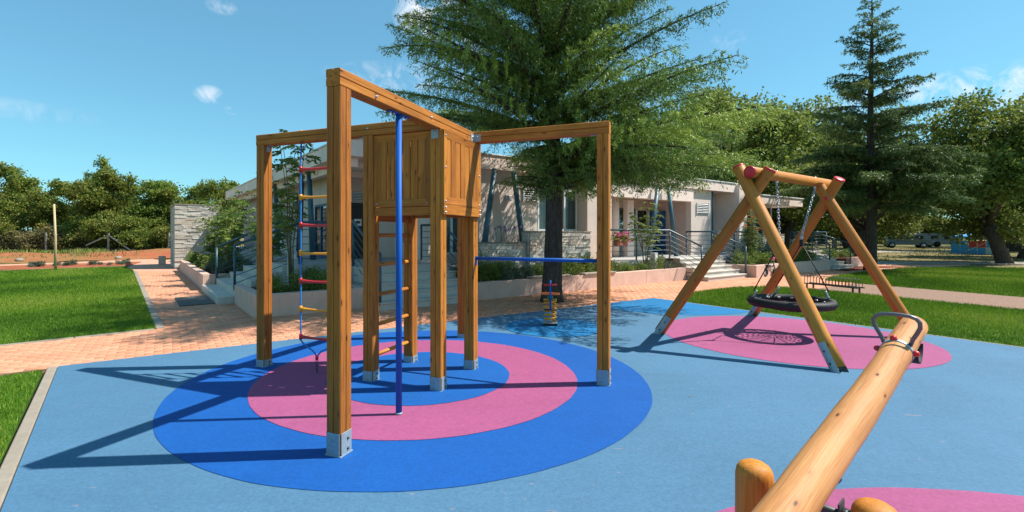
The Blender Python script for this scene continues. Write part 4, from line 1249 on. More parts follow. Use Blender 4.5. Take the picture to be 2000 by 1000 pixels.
# recess with doors
wall_b('wall', WALLM, 10.951, 12.2, 3.2, FR, 3.273)
window(11.1, 12.1, 3.19, 1.5, 2.3, 2, WHITE, True); louvre(11.2, 12.0, 3.19, 2.45, 2.8)
d = window(12.21, 13.2, 3.25, FR, 2.5, 1, None, False, door=True); bb('door_panel', BLUEDOOR, d, 12.26, 13.15, 3.23, 3.24, FR + 0.06, 1.5)
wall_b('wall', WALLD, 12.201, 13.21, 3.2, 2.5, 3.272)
MB().tube([Lb(12.55, 2.2, FR), Lb(12.55, 2.2, 3.28)], 0.17, 24).build('round_column', WHITEW, bld)
pil = bb('sign_pillar', WHITEW, bld, 13.05, 13.42, 2.0, 2.2, FR, 2.78, 0.004)
for i, z in enumerate((2.22, 2.06, 1.90)):   # small pictogram plates on the pillar
    p_ = bb('pictogram', WHITE, pil, 13.15, 13.29, 1.992, 1.999, z, z + 0.12)
    bb('pictogram_mark', MARK, pil, 13.175, 13.265, 1.988, 1.9915, z + (0.02 if i != 1 else 0.05), z + (0.10 if i != 2 else 0.06))
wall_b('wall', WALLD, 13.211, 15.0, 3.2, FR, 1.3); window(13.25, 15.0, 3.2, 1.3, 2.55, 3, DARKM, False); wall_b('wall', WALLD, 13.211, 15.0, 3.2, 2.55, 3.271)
d = bb('door', WHITE, bld, 15.02, 15.10, 3.10, 3.2, FR, 2.5)
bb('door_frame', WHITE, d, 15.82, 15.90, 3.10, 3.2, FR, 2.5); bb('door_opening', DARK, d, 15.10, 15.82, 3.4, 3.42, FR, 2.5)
bb('door_leaf', BLUEDOOR, d, 15.90, 15.96, 2.35, 3.09, FR + 0.01, 2.46)
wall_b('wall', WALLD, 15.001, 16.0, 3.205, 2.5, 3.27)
bb('lintel', WHITEW, bld, 10.96, 16.0, 1.15, 1.45, 2.78, 3.269)
wall_b('wall', WALLM, 16.001, 17.5, 1.25, FR, 3.268)
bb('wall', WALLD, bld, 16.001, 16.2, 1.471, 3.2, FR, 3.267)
louvre(16.4, 17.22, 1.25, 2.34, 2.74)
bb('downpipe', TEAL, bld, 17.501, 17.56, 1.2, 1.26, FR, 3.26)
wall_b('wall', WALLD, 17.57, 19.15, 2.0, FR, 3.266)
bb('pier', WHITEW, bld, 19.16, 19.83, 0.95, 2.4, FR, 3.62, 0.006)
# pavilion glazing
window(19.9, 20.45, 1.7, 1.2, 2.7, 1, TEALL, True)
window(22.0, 23.75, 1.7, 1.15, 2.87, 2, WHITE, True, transom=2.35)
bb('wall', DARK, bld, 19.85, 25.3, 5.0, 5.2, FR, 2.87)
bb('counter', DARKM, bld, 20.7, 22.0, 1.7, 2.0, FR, 1.35); bb('counter_top', WHITE, bld, 20.6, 22.0, 1.6, 2.1, 1.351, 1.40)
MB().tube([Lb(20.62, 1.15, FR), Lb(20.62, 1.15, 2.88)], 0.075, 16).build('column', TEALL, bld)
# splayed steel columns (pairs leaning together)
def vcols(pa, pb, z0, top_z, sep0, sep1, along=BA):
    c = Lb(pa, pb, 0)
    for s in (-1, 1):
        MB().tube([c + along * s * sep0 / 2 + UZ * z0, c + along * s * sep1 / 2 + UZ * top_z], [0.085, 0.07], 16).build('column', TEALL, bld)
vcols(6.45, 0.98, 0.6, 3.28, 1.55, 0.65)
vcols(13.75, 0.98, FR, 3.28, 1.65, 0.62)
vcols(2.25, 5.0, FL, 3.28, 1.5, 0.7, BB)
vcols(2.25, 9.2, FL, 3.28, 1.5, 0.7, BB)

# ---- stone-clad walls
def stone_face(parent, org, along, nrm, w, h, rng, hmin=0.05, hmax=0.085, lmin=0.14, lmax=0.42, th=0.045, joined=False):
    z = 0.0; J = MB()
    while z < h - 0.01:
        hh = rng.uniform(hmin, hmax)
        if z + hh > h - hmin * 0.5: hh = h - z
        x = 0.0
        while x < w - 0.005:
            ll = rng.uniform(lmin, lmax)
            if x + ll > w - lmin * 0.6: ll = w - x
            d = th * rng.uniform(0.35, 1.0)
            m = J if joined else MB()
            c = org + along * (x + ll / 2) + UZ * (z + hh / 2) + nrm * d / 2
            m.box(c, (ll - 0.005, d, hh - 0.005), (along, nrm, UZ), 0)
            # roughen the face of the stone a little
            for k in range(len(m.v) - 8, len(m.v)):
                if (m.v[k] - c).dot(nrm) > 0: m.v[k] = m.v[k] + nrm * rng.uniform(-0.007, 0.007) + UZ * rng.uniform(-0.004, 0.004)
            if not joined: m.build('stone', STONE, parent)
            x += ll
        z += hh
    if joined:
        J.build('stones', STONE, parent, kind='stuff')
rs = random.Random(3)
pil = empty('stone_pillar', Lb(0.4, 17.1), 'tall grey split-stone pillar wall at the end of the brick walk', 'wall')
bb('core', MORTAR, pil, -0.40, 1.22, 15.40, 18.87, -0.02, 2.78)
stone_face(pil, Lb(-0.43, 15.40), BA, -BB, 1.68, 2.78, rs, 0.06, 0.10, 0.18, 0.55, 0.055)
stone_face(pil, Lb(-0.40, 15.40), BB, -BA, 3.47, 2.78, rs, 0.06, 0.10, 0.22, 0.55, 0.03, joined=True)
bb('cap_slab', KERBM, pil, -0.45, 1.27, 15.35, 18.9, 2.781, 2.82, 0.005)
def stone_wall(a0, a1, b0, b1, z0, z1, label, cap=True):
    root = empty('stone_wall', Lb((a0 + a1) / 2, b0, z0), label, 'wall')
    bb('core', MORTAR, root, a0, a1, b0, b1, z0 - 0.05, z1 - 0.04)
    stone_face(root, Lb(a0, b0, z0), BA, -BB, a1 - a0, z1 - z0 - 0.04, rs, 0.06, 0.10, 0.2, 0.5)
    if b1 - b0 > 0.15: stone_face(root, Lb(a0, b0, z0), BB, -BA, b1 - b0, z1 - z0 - 0.04, rs, 0.06, 0.10, 0.15, 0.4)
    if cap: bb('coping', KERBM, root, a0 - 0.04, a1 + 0.03, b0 - 0.04, b1 + 0.03, z1 - 0.039, z1, 0.004)
    return root
stone_wall(4.85, 6.9, 0.62, 0.80, 0.45, 1.30, 'low pale stone wall with dry flowers behind the cabin corner')
stone_wall(6.95, 9.35, 0.50, 0.79, 0.45, 1.60, 'stone wall under the teal curtained window behind the cedar trunk')
stone_wall(12.85, 15.0, 2.55, 2.75, FR, 1.60, 'stone wall on the terrace behind the splayed teal columns')
stone_wall(19.9, 23.6, 1.05, 1.35, FR, 1.50, 'grey stone wall below the pavilion windows')

# ---- planters and retaining walls (rendered, pinkish)
def planter(name, segs, h, label, th=0.2, soil=None, sz=None):
    root = empty(name, Lb(*segs[0][:2]), label, 'planter')
    for (a0, b0, a1, b1) in segs:
        n = max(1, int(round(max(a1 - a0, b1 - b0) / 2.2)))
        for i in range(n):
            if a1 - a0 > b1 - b0:
                x0 = a0 + (a1 - a0) * i / n; x1 = a0 + (a1 - a0) * (i + 1) / n
                bb('wall_panel', PLANTER, root, x0 + 0.002, x1 - 0.002, b0, b1, -0.05, h, 0.006)
            else:
                y0 = b0 + (b1 - b0) * i / n; y1 = b0 + (b1 - b0) * (i + 1) / n
                bb('wall_panel', PLANTER, root, a0, a1, y0 + 0.002, y1 - 0.002, -0.05, h, 0.006)
    if soil:
        MB().extrude([tuple(Lb(a, b)[:2]) for a, b in soil], -0.02, sz).build('soil', MULCH, root)
    return root
planter('planter', [(0.0, 0.0, 2.15, 0.2), (0.0, 0.203, 0.2, 2.25), (1.95, 0.203, 2.149, 0.92)], 0.41, 'low pink planter at the corner by the side steps',
        soil=[(0.2, 0.2), (1.95, 0.2), (1.95, 0.92), (2.1, 1.0), (2.1, 2.25), (0.2, 2.25)], sz=0.34)
planter('planter', [(-0.3, 5.45, -0.1, 14.2), (-0.099, 5.45, 1.35, 5.65), (-0.099, 14.0, 1.35, 14.2)], 0.42, 'long pink planter beside the stone pillar',
        soil=[(-0.1, 5.65), (1.36, 5.65), (1.36, 14.0), (-0.1, 14.0)], sz=0.36)
planter('planter', [(4.5, -0.42, 12.95, -0.22), (4.5, -0.219, 4.7, 0.79)], 0.40, 'long pink planter behind the cedar trunk full of low shrubs',
        soil=[(4.7, -0.22), (12.95, -0.22), (12.95, 0.12), (9.5, 0.12), (9.5, 0.80), (4.7, 0.80)], sz=0.36)
planter('planter', [(15.6, -1.42, 22.1, -1.22), (15.6, -1.219, 15.8, 0.09)], 0.42, 'pink planter right of the wide steps, under the pavilion',
        soil=[(15.8, -1.22), (22.1, -1.22), (22.1, 0.1), (15.8, 0.1)], sz=0.38)
planter('planter', [(24.45, -1.42, 27.5, -1.22)], 0.42, 'short pink planter wall at the far right steps', soil=[(24.45, -1.22), (27.5, -1.22), (27.5, 0.1), (24.45, 0.1)], sz=0.38)
# raised kerb seats on the front planter
for a0, a1, nm in ((6.2, 7.6, 'left'), (8.1, 9.4, 'right')):
    tag(bb('planter_ledge', KERBM, None, a0, a1, -0.46, -0.23, 0.402, 0.45, 0.01), 'thin concrete ledge on the front planter, %s of the cedar trunk' % nm, 'ledge')

# ---- stairs
def stairs(a0, a1, b_base, b_top, n, h, label):
    root = empty('stairs', Lb((a0 + a1) / 2, b_base), label, 'stairs')
    for i in range(n):
        b0 = b_base + (b_top - b_base) * i / n
        zz = h * (i + 1) / n - (0.003 if i == n - 1 else 0)
        bb('step', STEPM, root, a0, a1, b0, b_top + 0.02 if i < n else b_top, -0.03 if i == 0 else h * i / n + 0.0005 - 0.02, zz - 0.035, 0.0)
        bb('tread', STEPM, root, a0 - 0.01, a1 + 0.01, b0 - 0.025, b0 + (b_top - b_base) / n + 0.05, zz - 0.034, zz, 0.006)
    return root
stairs(2.18, 4.47, -0.55, 0.90, 5, FL, 'grey concrete steps up to the terrace behind the climbing tower')
stairs(13.02, 15.48, -1.15, 0.13, 5, FR, 'wide grey concrete steps left of the pavilion planter')
stairs(22.15, 24.4, -1.5, 0.07, 5, FR, 'far grey concrete steps near the smaller cedar')
ss_ = empty('stairs', Lb(0, 3.8), 'grey side steps between the two pink planters', 'stairs')
for i in range(5):
    a_ = -0.32 + 0.33 * i
    bb('step', STEPM, ss_, a_, 1.37, 2.3, 5.43, 0.16 * i - 0.02, 0.16 * (i + 1) - 0.002, 0.006)
tag(bb('door_mat', DOORMAT, None, -1.0, -0.36, 2.45, 4.05, 0.001, 0.022, 0.004), 'dark rectangular mat lying on the bricks by the side steps', 'mat')
for (a_, z0_, z1_) in ((12.55, 0.36, 0.70), (12.70, 0.36, 0.56)):
    bb('cheek', BARKO, terr, a_, a_ + 0.4, -0.2, 0.119, z0_, z1_)

# ---- railings
def railing(pts, label, h=0.95, nb=5, posts=None, r=0.029, mat=None):
    """pts: (a, b, floor z); posts at listed indices (default all)"""
    P = [Lb(a, b, z) for a, b, z in pts]
    root = empty('railing', P[0], label, 'railing')
    mat = mat or TEAL
    MB().tube([p + UZ * h for p in P], r, 12).build('top_rail', mat, root)
    for i in (posts if posts is not None else range(len(P))):
        MB().tube([P[i] - UZ * 0.02, P[i] + UZ * (h - 0.005)], r * 0.92, 12).build('post', mat, root)
    for k in range(nb):
        hh = h * (k + 0.75) / (nb + 0.75)
        MB().tube([p + UZ * hh for p in P], 0.0095, 6).build('bar', mat, root)
    return root
railing([(0.02, 2.36, 0.30), (1.40, 2.36, FL)], 'near teal handrail of the side steps by the corner planter', 0.98)
railing([(0.02, 5.38, 0.18), (1.40, 5.38, FL)], 'far teal handrail of the side steps by the long planter', 0.98)
railing([(1.42, 2.33, FL), (2.19, 2.33, FL), (2.19, 0.98, FL), (2.19, 0.40, FL - 0.3), (2.19, -0.50, 0.12)], 'teal terrace railing turning down the steps behind the rope ladder', 1.0, posts=[0, 1, 2, 4])
railing([(4.44, 2.0, FL), (4.44, 0.95, FL), (4.44, -0.48, 0.12)], 'teal stair railing behind the cabin posts at the far side of the steps', 0.95)
railing([(9.55, 0.18, FR), (11.15, 0.18, FR), (12.98, 0.20, FR), (12.98, -0.95, 0.15)], 'dark railing along the terrace with flower box, sloping down the wide steps', 0.96)
railing([(15.52, 1.15, FR), (15.52, 0.12, FR), (15.52, -1.10, 0.16)], 'dark railing on the right side of the wide steps', 0.92)
railing([(15.56, 0.16, FR), (17.2, 0.16, FR), (18.6, 0.16, FR)], 'dark terrace railing behind the rose shrub', 0.92)
railing([(23.6, 0.16, FR), (22.2, 0.16, FR), (22.2, -1.35, 0.16)], 'dark railing on the left of the far right steps', 0.92)
railing([(24.42, 0.9, FR), (24.42, 0.12, FR), (24.42, -1.4, 0.16)], 'dark railing on the right of the far right steps', 0.92)
railing([(24.5, 0.16, FR), (26.2, 0.16, FR)], 'dark railing at the far right end of the terrace', 0.92)

# ---- bollard lights
def bollard(a, b, z, h, label):
    root = empty('bollard_light', Lb(a, b, z), label, 'lamp', 'grey bollard lights in the planters')
    bb('body', BOLLARD, root, a - 0.085, a + 0.085, b - 0.085, b + 0.085, z - 0.03, z + h, 0.008)
    bb('lamp_window', WHITE, root, a - 0.05, a + 0.05, b - 0.09, b - 0.0855, z + h - 0.16, z + h - 0.06)
bollard(1.03, 1.55, 0.34, 0.80, 'grey bollard light in the corner planter beside the rope ladder')
bollard(0.7, 12.6, 0.36, 0.72, 'grey bollard light in the long planter before the stone pillar')
bollard(11.75, -0.05, 0.36, 0.55, 'grey bollard light in the front planter before the splayed columns')
bollard(23.1, 0.45, FR, 0.6, 'grey bollard light on the terrace at the far right steps')

# ================================================================== VEGETATION
def unit(v): return v / np.maximum(np.linalg.norm(v, axis=-1, keepdims=True), 1e-9)
def cards(P, T, L, Wd, rng, flat=0.0):
    n = len(P)
    T = unit(T); nz = rng.normal(size=(n, 3)); nz[:, 2] += flat
    q = unit(np.cross(T, nz))
    L = np.broadcast_to(L, (n,))[:, None]; Wd = np.broadcast_to(Wd, (n,))[:, None]
    V = np.stack([P, P + T * L * 0.45 + q * Wd / 2, P + T * L, P + T * L * 0.45 - q * Wd / 2], 1)
    return V.reshape(-1, 3)
def card_mesh(name, V, r):
    F = np.arange(len(V)).reshape(-1, 4)
    return np_mesh(name, V, F, np.repeat(np.clip(r, 0, 1), 4))

def cedar(name, label, loc, H, z0, profile, elev, droop, trunk_r, mat, seed, step=0.32, per=5, dens=1.0, cardL=0.10, cardW=0.018, side=None, ztop_dens=99, base=0.45, fan=0.34, blm=11, per_m=46, dense_below=0.0, tint0=0.42, lr=(0.72, 1.12), t_in=0.16, inner=0.0):
    rng = np.random.default_rng(seed)
    root = empty(name, loc, label, 'tree')
    o = Vector(loc)
    tp = []; tr = []
    for i in range(15):
        t = i / 14
        z = H * t
        flare = 0.30 * math.exp(-z / 0.35)
        tp.append(o + Vector((0.05 * math.sin(z * 0.7), 0.04 * math.sin(z * 0.5 + 1) - 0.04 * math.sin(1), z - 0.02 if i == 0 else z))); tr.append(trunk_r * ((1 - t) ** 0.85 + flare) + 0.012)
    for zz in (0.12, 0.3):
        tp.insert(1 if zz == 0.12 else 2, o + Vector((0, 0, zz))); tr.insert(1 if zz == 0.12 else 2, trunk_r * (1 + 0.30 * math.exp(-zz / 0.35)))
    trunk = MB().tube(tp, tr, 18).build('trunk', BARK, root)
    br = MB(); VV = []; RR = []
    z = z0; k0 = rng.uniform(0, 6)
    while z < H - 0.15:
        nb = per if z < H * 0.85 else 4
        k0 += 0.9 + rng.uniform(-0.3, 0.3)
        for k in range(nb):
            az = k0 + 2 * math.pi * k / nb + rng.normal(0, 0.22)
            L = profile(z, az) * rng.uniform(*lr)
            if L < 0.12: continue
            el = elev(z, az) + rng.normal(0, 0.07)
            dr = droop(z) * rng.uniform(0.8, 1.3)
            zs = z + rng.uniform(-0.15, 0.15)
            h = np.array([math.cos(az), math.sin(az), 0.0])
            bend = rng.normal(0, 0.12)
            hn = np.array([-h[1], h[0], 0.0])
            ts = np.linspace(0, 1, 9)
            C = (h * (L * ts * math.cos(el))[:, None] + hn * (L * bend * ts ** 2)[:, None]
                 + np.array([0, 0, 1.0]) * (L * (math.sin(el) * ts - dr * ts ** 2.2) + zs)[:, None])
            C[:, 2] = np.maximum(C[:, 2], 0.9)
            r0 = 0.010 + 0.0125 * L
            br.tube([Vector(p) + o for p in C], [max(0.004, r0 * (1 - 0.88 * t)) for t in ts], 5)
            tint = rng.normal(tint0, 0.14)
            dn = dens if z < ztop_dens else dens * 0.4
            nbl = max(5, int(L * blm * min(1, dn + 0.2)))
            for i in range(nbl):
                t = t_in + (1 - t_in) * (i + rng.random()) / nbl
                p = np.array([np.interp(t, ts, C[:, j]) for j in range(3)])
                j = min(7, int(t * 8)); tg = unit(C[j + 1] - C[j])
                fz = fan * (1.55 if z < dense_below and math.cos(az) > 0.1 else 1.0)
                lb = (fz * L * (1 - t) ** 0.7 * min(1.0, inner + t * 3.0) + 0.13) * rng.uniform(0.6, 1.2)
                s = 1 if i % 2 else -1
                lat = unit(np.cross(tg, [0, 0, 1.0])) * s
                ang = rng.uniform(0.6, 1.05)
                bdir = unit(tg * math.cos(ang) + lat * math.sin(ang) + np.array([0, 0, rng.normal(0.02, 0.16)]))
                n = max(6, int(lb * per_m * dn))
                u = rng.random(n) ** 0.8
                sag = -(0.22 * lb + 0.03) * u ** 2
                Q = p + bdir * (lb * u)[:, None]; Q[:, 2] += sag
                Q += rng.normal(0, 0.016, (n, 3))
                D = bdir * 0.75 + rng.normal(0, 0.42, (n, 3)); D[:, 2] -= 0.22
                VV.append(cards(Q, D, cardL * rng.uniform(0.6, 1.25, n), cardW * rng.uniform(0.8, 1.3, n), rng, 1.6))
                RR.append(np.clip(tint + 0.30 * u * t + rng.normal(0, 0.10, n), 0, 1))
                if lb > 0.22:   # hanging shoots
                    m_ = int(n * base)
                    u2 = rng.random(m_); hz_ = rng.random(m_) * 0.16
                    Q2 = p + bdir * (lb * u2)[:, None]; Q2[:, 2] += -(0.22 * lb + 0.03) * u2 ** 2 - hz_
                    Q2 += rng.normal(0, 0.014, (m_, 3))
                    D2 = rng.normal(0, 0.42, (m_, 3)); D2[:, 2] -= 0.8
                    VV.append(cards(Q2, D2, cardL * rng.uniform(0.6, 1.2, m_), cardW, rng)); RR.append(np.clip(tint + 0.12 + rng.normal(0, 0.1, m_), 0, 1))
        z += step * rng.uniform(0.75, 1.25) * (0.6 if z < dense_below else 1.0)
    br.build('branches', BARK, root)
    V = np.concatenate(VV); r = np.concatenate(RR)
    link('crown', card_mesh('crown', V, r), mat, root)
    return root

def p1(z, az):
    c = math.cos(az)
    if z < 3.45:
        return 4.6 if c > 0.12 else 1.25
    if z < 7.0: return 4.6 * (1.0 if c < 0.1 else 0.84)
    return max(0.25, 4.6 * (11.6 - z) / 4.6)
def e1(z, az):
    if z < 3.0: return 0.24 if math.cos(az) > 0.15 else 0.32
    return 0.24 + 0.44 * min(1, (z - 3) / 2)
cedar('cedar_tree', 'big spreading cedar growing from the brick paving behind the spring rider', (1.47, 10.93, 0), 11.6, 2.5, p1, e1,
      lambda z: 0.20 if z < 3.45 else (0.16 if z < 4.3 else 0.24), 0.205, CEDAR, 11, step=0.29, per=6, dens=1.0, cardL=0.078, cardW=0.0175, ztop_dens=7.4, fan=0.23, blm=14, per_m=92, base=0.55, dense_below=3.7, tint0=0.48, t_in=0.05, inner=0.35)
def p2(z, az):
    return max(0.25, 3.35 * ((11.9 - z) / 8.9) ** 0.85) if z > 2.8 else 2.9
cedar('cedar_tree', 'smaller slender cedar with a pointed top behind the swing frame', (16.14, 20.32, 0), 11.7, 2.6, p2, lambda z, a: 0.10 + 0.42 * min(1, z / 11), 
      lambda z: 0.20, 0.20, CEDAR2, 23, step=0.44, per=5, dens=1.0, cardL=0.115, cardW=0.032, base=0.45, fan=0.20, blm=13, per_m=95, lr=(0.62, 1.28), dense_below=5.0)

def branchy(rng, H, spread, h0, n_limbs, trunk_r, lean=0.0, low=0.62):
    """returns polylines with radii for trunk + limbs and list of lobe centres"""
    lines = []; ends = []
    la = rng.uniform(0, 6.28)
    top = np.array([math.cos(la) * lean, math.sin(la) * lean, h0])
    T = [np.array([0, 0, -0.05]), np.array([0, 0, 0.15]), top * 0.5 + rng.normal(0, 0.05, 3) * [1, 1, 0], top]
    lines.append((T, [trunk_r * 1.45, trunk_r * 1.1, trunk_r * 0.95, trunk_r * 0.8]))
    a0 = rng.uniform(0, 6.28)
    for i in range(n_limbs):
        az = a0 + 6.283 * i / n_limbs + rng.normal(0, 0.25)
        r = spread * rng.uniform(0.35, 0.95) if i else spread * 0.1
        ze = H * rng.uniform(low, 0.92) if i else H * 0.92
        e = np.array([math.cos(az) * r + top[0], math.sin(az) * r + top[1], ze])
        mid = top * 0.45 + e * 0.55 + np.array([0, 0, -0.06 * H]) + rng.normal(0, 0.12, 3)
        lines.append(([top, mid, e], [trunk_r * 0.55, trunk_r * 0.32, trunk_r * 0.08]))
        ends.append(e)
        for j in range(4):
            t = rng.uniform(0.35, 1)
            s = top + (e - top) * t if t > .7 else mid
            az2 = az + rng.normal(0, 1.0)
            f = s + np.array([math.cos(az2), math.sin(az2), rng.uniform(-0.25, 0.75)]) * spread * rng.uniform(0.25, 0.5)
            f[2] = min(max(f[2], h0 * 0.9), H * 0.97)
            lines.append(([s, (s + f) / 2 + rng.normal(0, 0.08, 3), f], [trunk_r * 0.2, trunk_r * 0.12, trunk_r * 0.04]))
            ends.append(f)
    return lines, ends
def broadleaf(name, H, spread, h0, n_limbs, trunk_r, mat, seed, nleaf=14000, leaf=0.16, lobe=1.0, lean=0.0, bmat=None, clump=0.26, flat=0.75, low=0.4):
    rng = np.random.default_rng(seed)
    root = empty(name)
    lines, ends = branchy(rng, H, spread, h0, n_limbs, trunk_r, lean, low)
    MB().tube([Vector(p) for p in lines[0][0]], lines[0][1], 12).build('trunk', bmat or BARKO, root)
    b = MB()
    for pts, rr in lines[1:]: b.tube([Vector(p) for p in pts], rr, 6)
    b.build('limbs', bmat or BARKO, root)
    E_ = np.array(ends); nt_ = len(E_)
    ntw = max(12, int(nleaf / 34 / nt_))
    VV = []; RR = []
    for e in E_:
        d = unit(rng.normal(size=(ntw, 3))); rad = lobe * rng.uniform(0.35, 1.05, ntw)
        tw = e + d * rad[:, None] * [1, 1, flat]
        tw = tw[tw[:, 2] > h0 * 0.6]
        for c in tw:
            n = 34
            P = c + rng.normal(0, clump, (n, 3)) * [1, 1, 0.62]
            D = rng.normal(size=(n, 3)); D[:, 2] -= 0.15
            VV.append(cards(P, D, leaf * rng.uniform(0.6, 1.25, n), leaf * 0.62, rng))
            RR.append(np.clip(rng.normal(0.45, 0.16) + rng.normal(0, 0.14, n), 0, 1))
    link('crown', card_mesh('crown', np.concatenate(VV), np.concatenate(RR)), mat, root)
    return root

def place(proto, used, loc, rz, sc, label, cat, group):
    o = proto if not used.get(proto.name) else copy_tree(proto)
    used[proto.name] = True
    o.location = loc; o.rotation_euler = (0, 0, rz); o.scale = sc if isinstance(sc, tuple) else (sc, sc, sc)
    tag(o, label, cat, group)
    return o
USED = {}
# --- thicket on the left
FT = [broadleaf('thicket_tree', 6.6, 1.9, 1.6, 5, 0.11, FOREST, 41, 6400, 0.21, 0.72, 0.3, clump=0.19, low=0.35),
      broadleaf('thicket_tree', 7.0, 1.5, 1.9, 4, 0.10, FOREST, 42, 4600, 0.21, 0.62, 0.5, clump=0.17, low=0.4),
      broadleaf('thicket_tree', 5.8, 2.1, 1.0, 5, 0.10, FOREST, 43, 7200, 0.20, 0.78, 0.2, clump=0.2, low=0.3),
      broadleaf('thicket_tree', 7.4, 1.2, 2.2, 4, 0.10, FOREST, 46, 3800, 0.20, 0.60, 0.6, clump=0.17, low=0.5)]
BU = [broadleaf('scrub_bush', 2.0, 1.1, 0.35, 5, 0.05, DRYL, 44, 3800, 0.15, 0.6, clump=0.2),
      broadleaf('scrub_bush', 2.7, 1.3, 0.4, 6, 0.06, FOREST, 45, 5200, 0.16, 0.7, clump=0.2)]
def forest_pt(px, Z): return ((px - 951) * Z / 943, Z)
rf = random.Random(5)
trees = [(-60, 39, 1, 0.95), (12, 40, 0, 1.0), (55, 43, 2, 1.10), (95, 40, 1, 0.95), (132, 42, 0, 0.95), (170, 39.5, 1, 1.03), (205, 41, 2, 1.0), (248, 43, 0, 0.88), (285, 40.5, 1, 0.92), (318, 42, 2, 1.06),
         (352, 41, 1, 0.95), (388, 43, 0, 0.90), (418, 40, 2, 0.9), (455, 42, 1, 0.95), (-130, 40, 0, 1.0), (30, 48, 1, 1.05), (110, 49, 0, 1.1), (190, 48, 1, 1.1), (260, 50, 2, 1.15), (335, 49, 0, 1.05), (400, 50, 1, 1.0), (480, 50, 2, 1.0), (-40, 50, 2, 1.1), (-200, 41, 2, 1.0), (-265, 42, 0, 1.05), (-330, 40, 1, 1.0), (-400, 42, 2, 1.1), (-470, 41, 0, 1.0), (-540, 42, 2, 1.0), (-620, 41, 0, 1.1), (-230, 49, 1, 1.1), (-430, 50, 2, 1.1)]
ORD = ('first', 'second', 'third', 'fourth', 'fifth', 'sixth', 'seventh', 'eighth', 'ninth', 'tenth', 'eleventh', 'twelfth', 'thirteenth')
front_px = sorted(t[0] for t in trees if t[1] < 45 and 0 <= t[0] <= 440)
for px, Z, k, s in trees:
    x, y = forest_pt(px + rf.uniform(-9, 9), Z)
    if k == 1 and rf.random() < 0.45: k = 3
    lab = 'thicket tree behind the wire fence, %s from the left in its front row' % ORD[front_px.index(px)] if px in front_px and Z < 45 else 'dark green tree in the back or outer rows of the thicket'
    place(FT[k], USED, (x, y, -0.05), rf.uniform(0, 6.28), (s * rf.uniform(0.75, 1.05), s * rf.uniform(0.75, 1.05), s * rf.uniform(0.84, 1.16)), lab, 'tree', 'trees of the thicket on the left')
for i, px in enumerate(range(-90, 440, 24)):
    Z = 38.8 + rf.uniform(-0.3, 1.4)
    x, y = forest_pt(px + rf.uniform(-8, 8), Z)
    k = 0 if rf.random() < 0.45 else 1
    place(BU[k], USED, (x, y, -0.05), rf.uniform(0, 6.28), rf.uniform(0.75, 1.15), ('dry olive brown scrub bush at the foot of the thicket', 'green bushy scrub at the foot of the thicket')[k], 'bush', ('dry scrub bushes along the wire fence', 'green scrub bushes along the wire fence')[k])

# --- oaks and trees on the right
OK_ = [broadleaf('oak_tree', 9.0, 3.5, 2.0, 8, 0.30, OAK, 61, 34000, 0.20, 1.35, 0.6, clump=0.25, low=0.25),
       broadleaf('oak_tree', 9.4, 3.3, 2.2, 7, 0.26, OAK, 62, 32000, 0.20, 1.3, 0.9, clump=0.25, low=0.25),
       broadleaf('oak_tree', 8.4, 3.8, 1.8, 8, 0.28, OAK, 63, 34000, 0.20, 1.4, 0.4, clump=0.26, low=0.22)]
G_ = 'oaks of the camping wood on the right'
spots = [((27.4, 25.6), 0, 1.0, 0.4, 'large oak with a leaning trunk at the right edge of the photo'),
         ((34.5, 31.0), 1, 1.05, 1.9, 'oak behind the blue shelter at right'),
         ((22.6, 29.5), 2, 1.0, 2.6, 'oak with a slanting trunk just right of the smaller cedar'),
         ((41.0, 29.0), 2, 1.12, 0.0, None), ((30.0, 40.0), 1, 1.15, 4.0, None), ((46, 42), 0, 1.2, 5.0, None), ((38, 50), 2, 1.3, 1.0, None), ((56, 52), 1, 1.3, 2.0, None), ((66, 60), 0, 1.5, 3.0, None), ((50, 64), 2, 1.5, 0.7, None),
         ((18.5, 36.0), 0, 1.32, 1.2, None), ((24.5, 39.5), 2, 1.4, 3.3, None), ((14.0, 39.0), 1, 1.32, 5.5, None), ((20.5, 45.0), 1, 1.5, 0.3, None), ((28.5, 50.0), 0, 1.5, 2.2, None), ((10.5, 44), 2, 1.30, 4.1, None), ((36.0, 60.0), 1, 1.6, 4.4, None), ((80, 62), 2, 1.6, 1.5, None), ((72, 48), 1, 1.4, 0.5, None), ((48, 34), 0, 1.1, 2.8, None), ((52, 75), 1, 1.6, 4.4, None), ((70, 82), 0, 1.6, 2.4, None), ((95, 85), 2, 1.7, 1.4, None)]
for (x, y), k, s, rz, lab in spots:
    place(OK_[k], USED, (x, y, -0.06), rz, s, lab or 'green oak in the wood behind the building and right lawn', 'tree', G_ if not lab else None)
DK = [broadleaf('understorey_bush', 3.4, 1.9, 0.5, 6, 0.08, FOREST, 71, 6000, 0.24, 1.0, clump=0.28)]
for x, y in ((36, 84), (45, 86), (54, 84), (63, 88), (72, 86), (82, 90), (92, 92), (104, 92), (116, 84), (126, 78), (28, 80), (40, 66), (46, 70), (53, 68), (60, 74), (67, 72), (75, 78), (84, 76), (93, 70), (104, 74), (33, 70), (27, 64), (20, 60), (110, 60), (58, 90), (74, 96), (90, 100)):
    place(DK[0], USED, (x, y, -0.06), rf.uniform(0, 6), rf.uniform(0.95, 1.5), 'dark undergrowth bush far back in the wood', 'bush', 'undergrowth in the far wood')

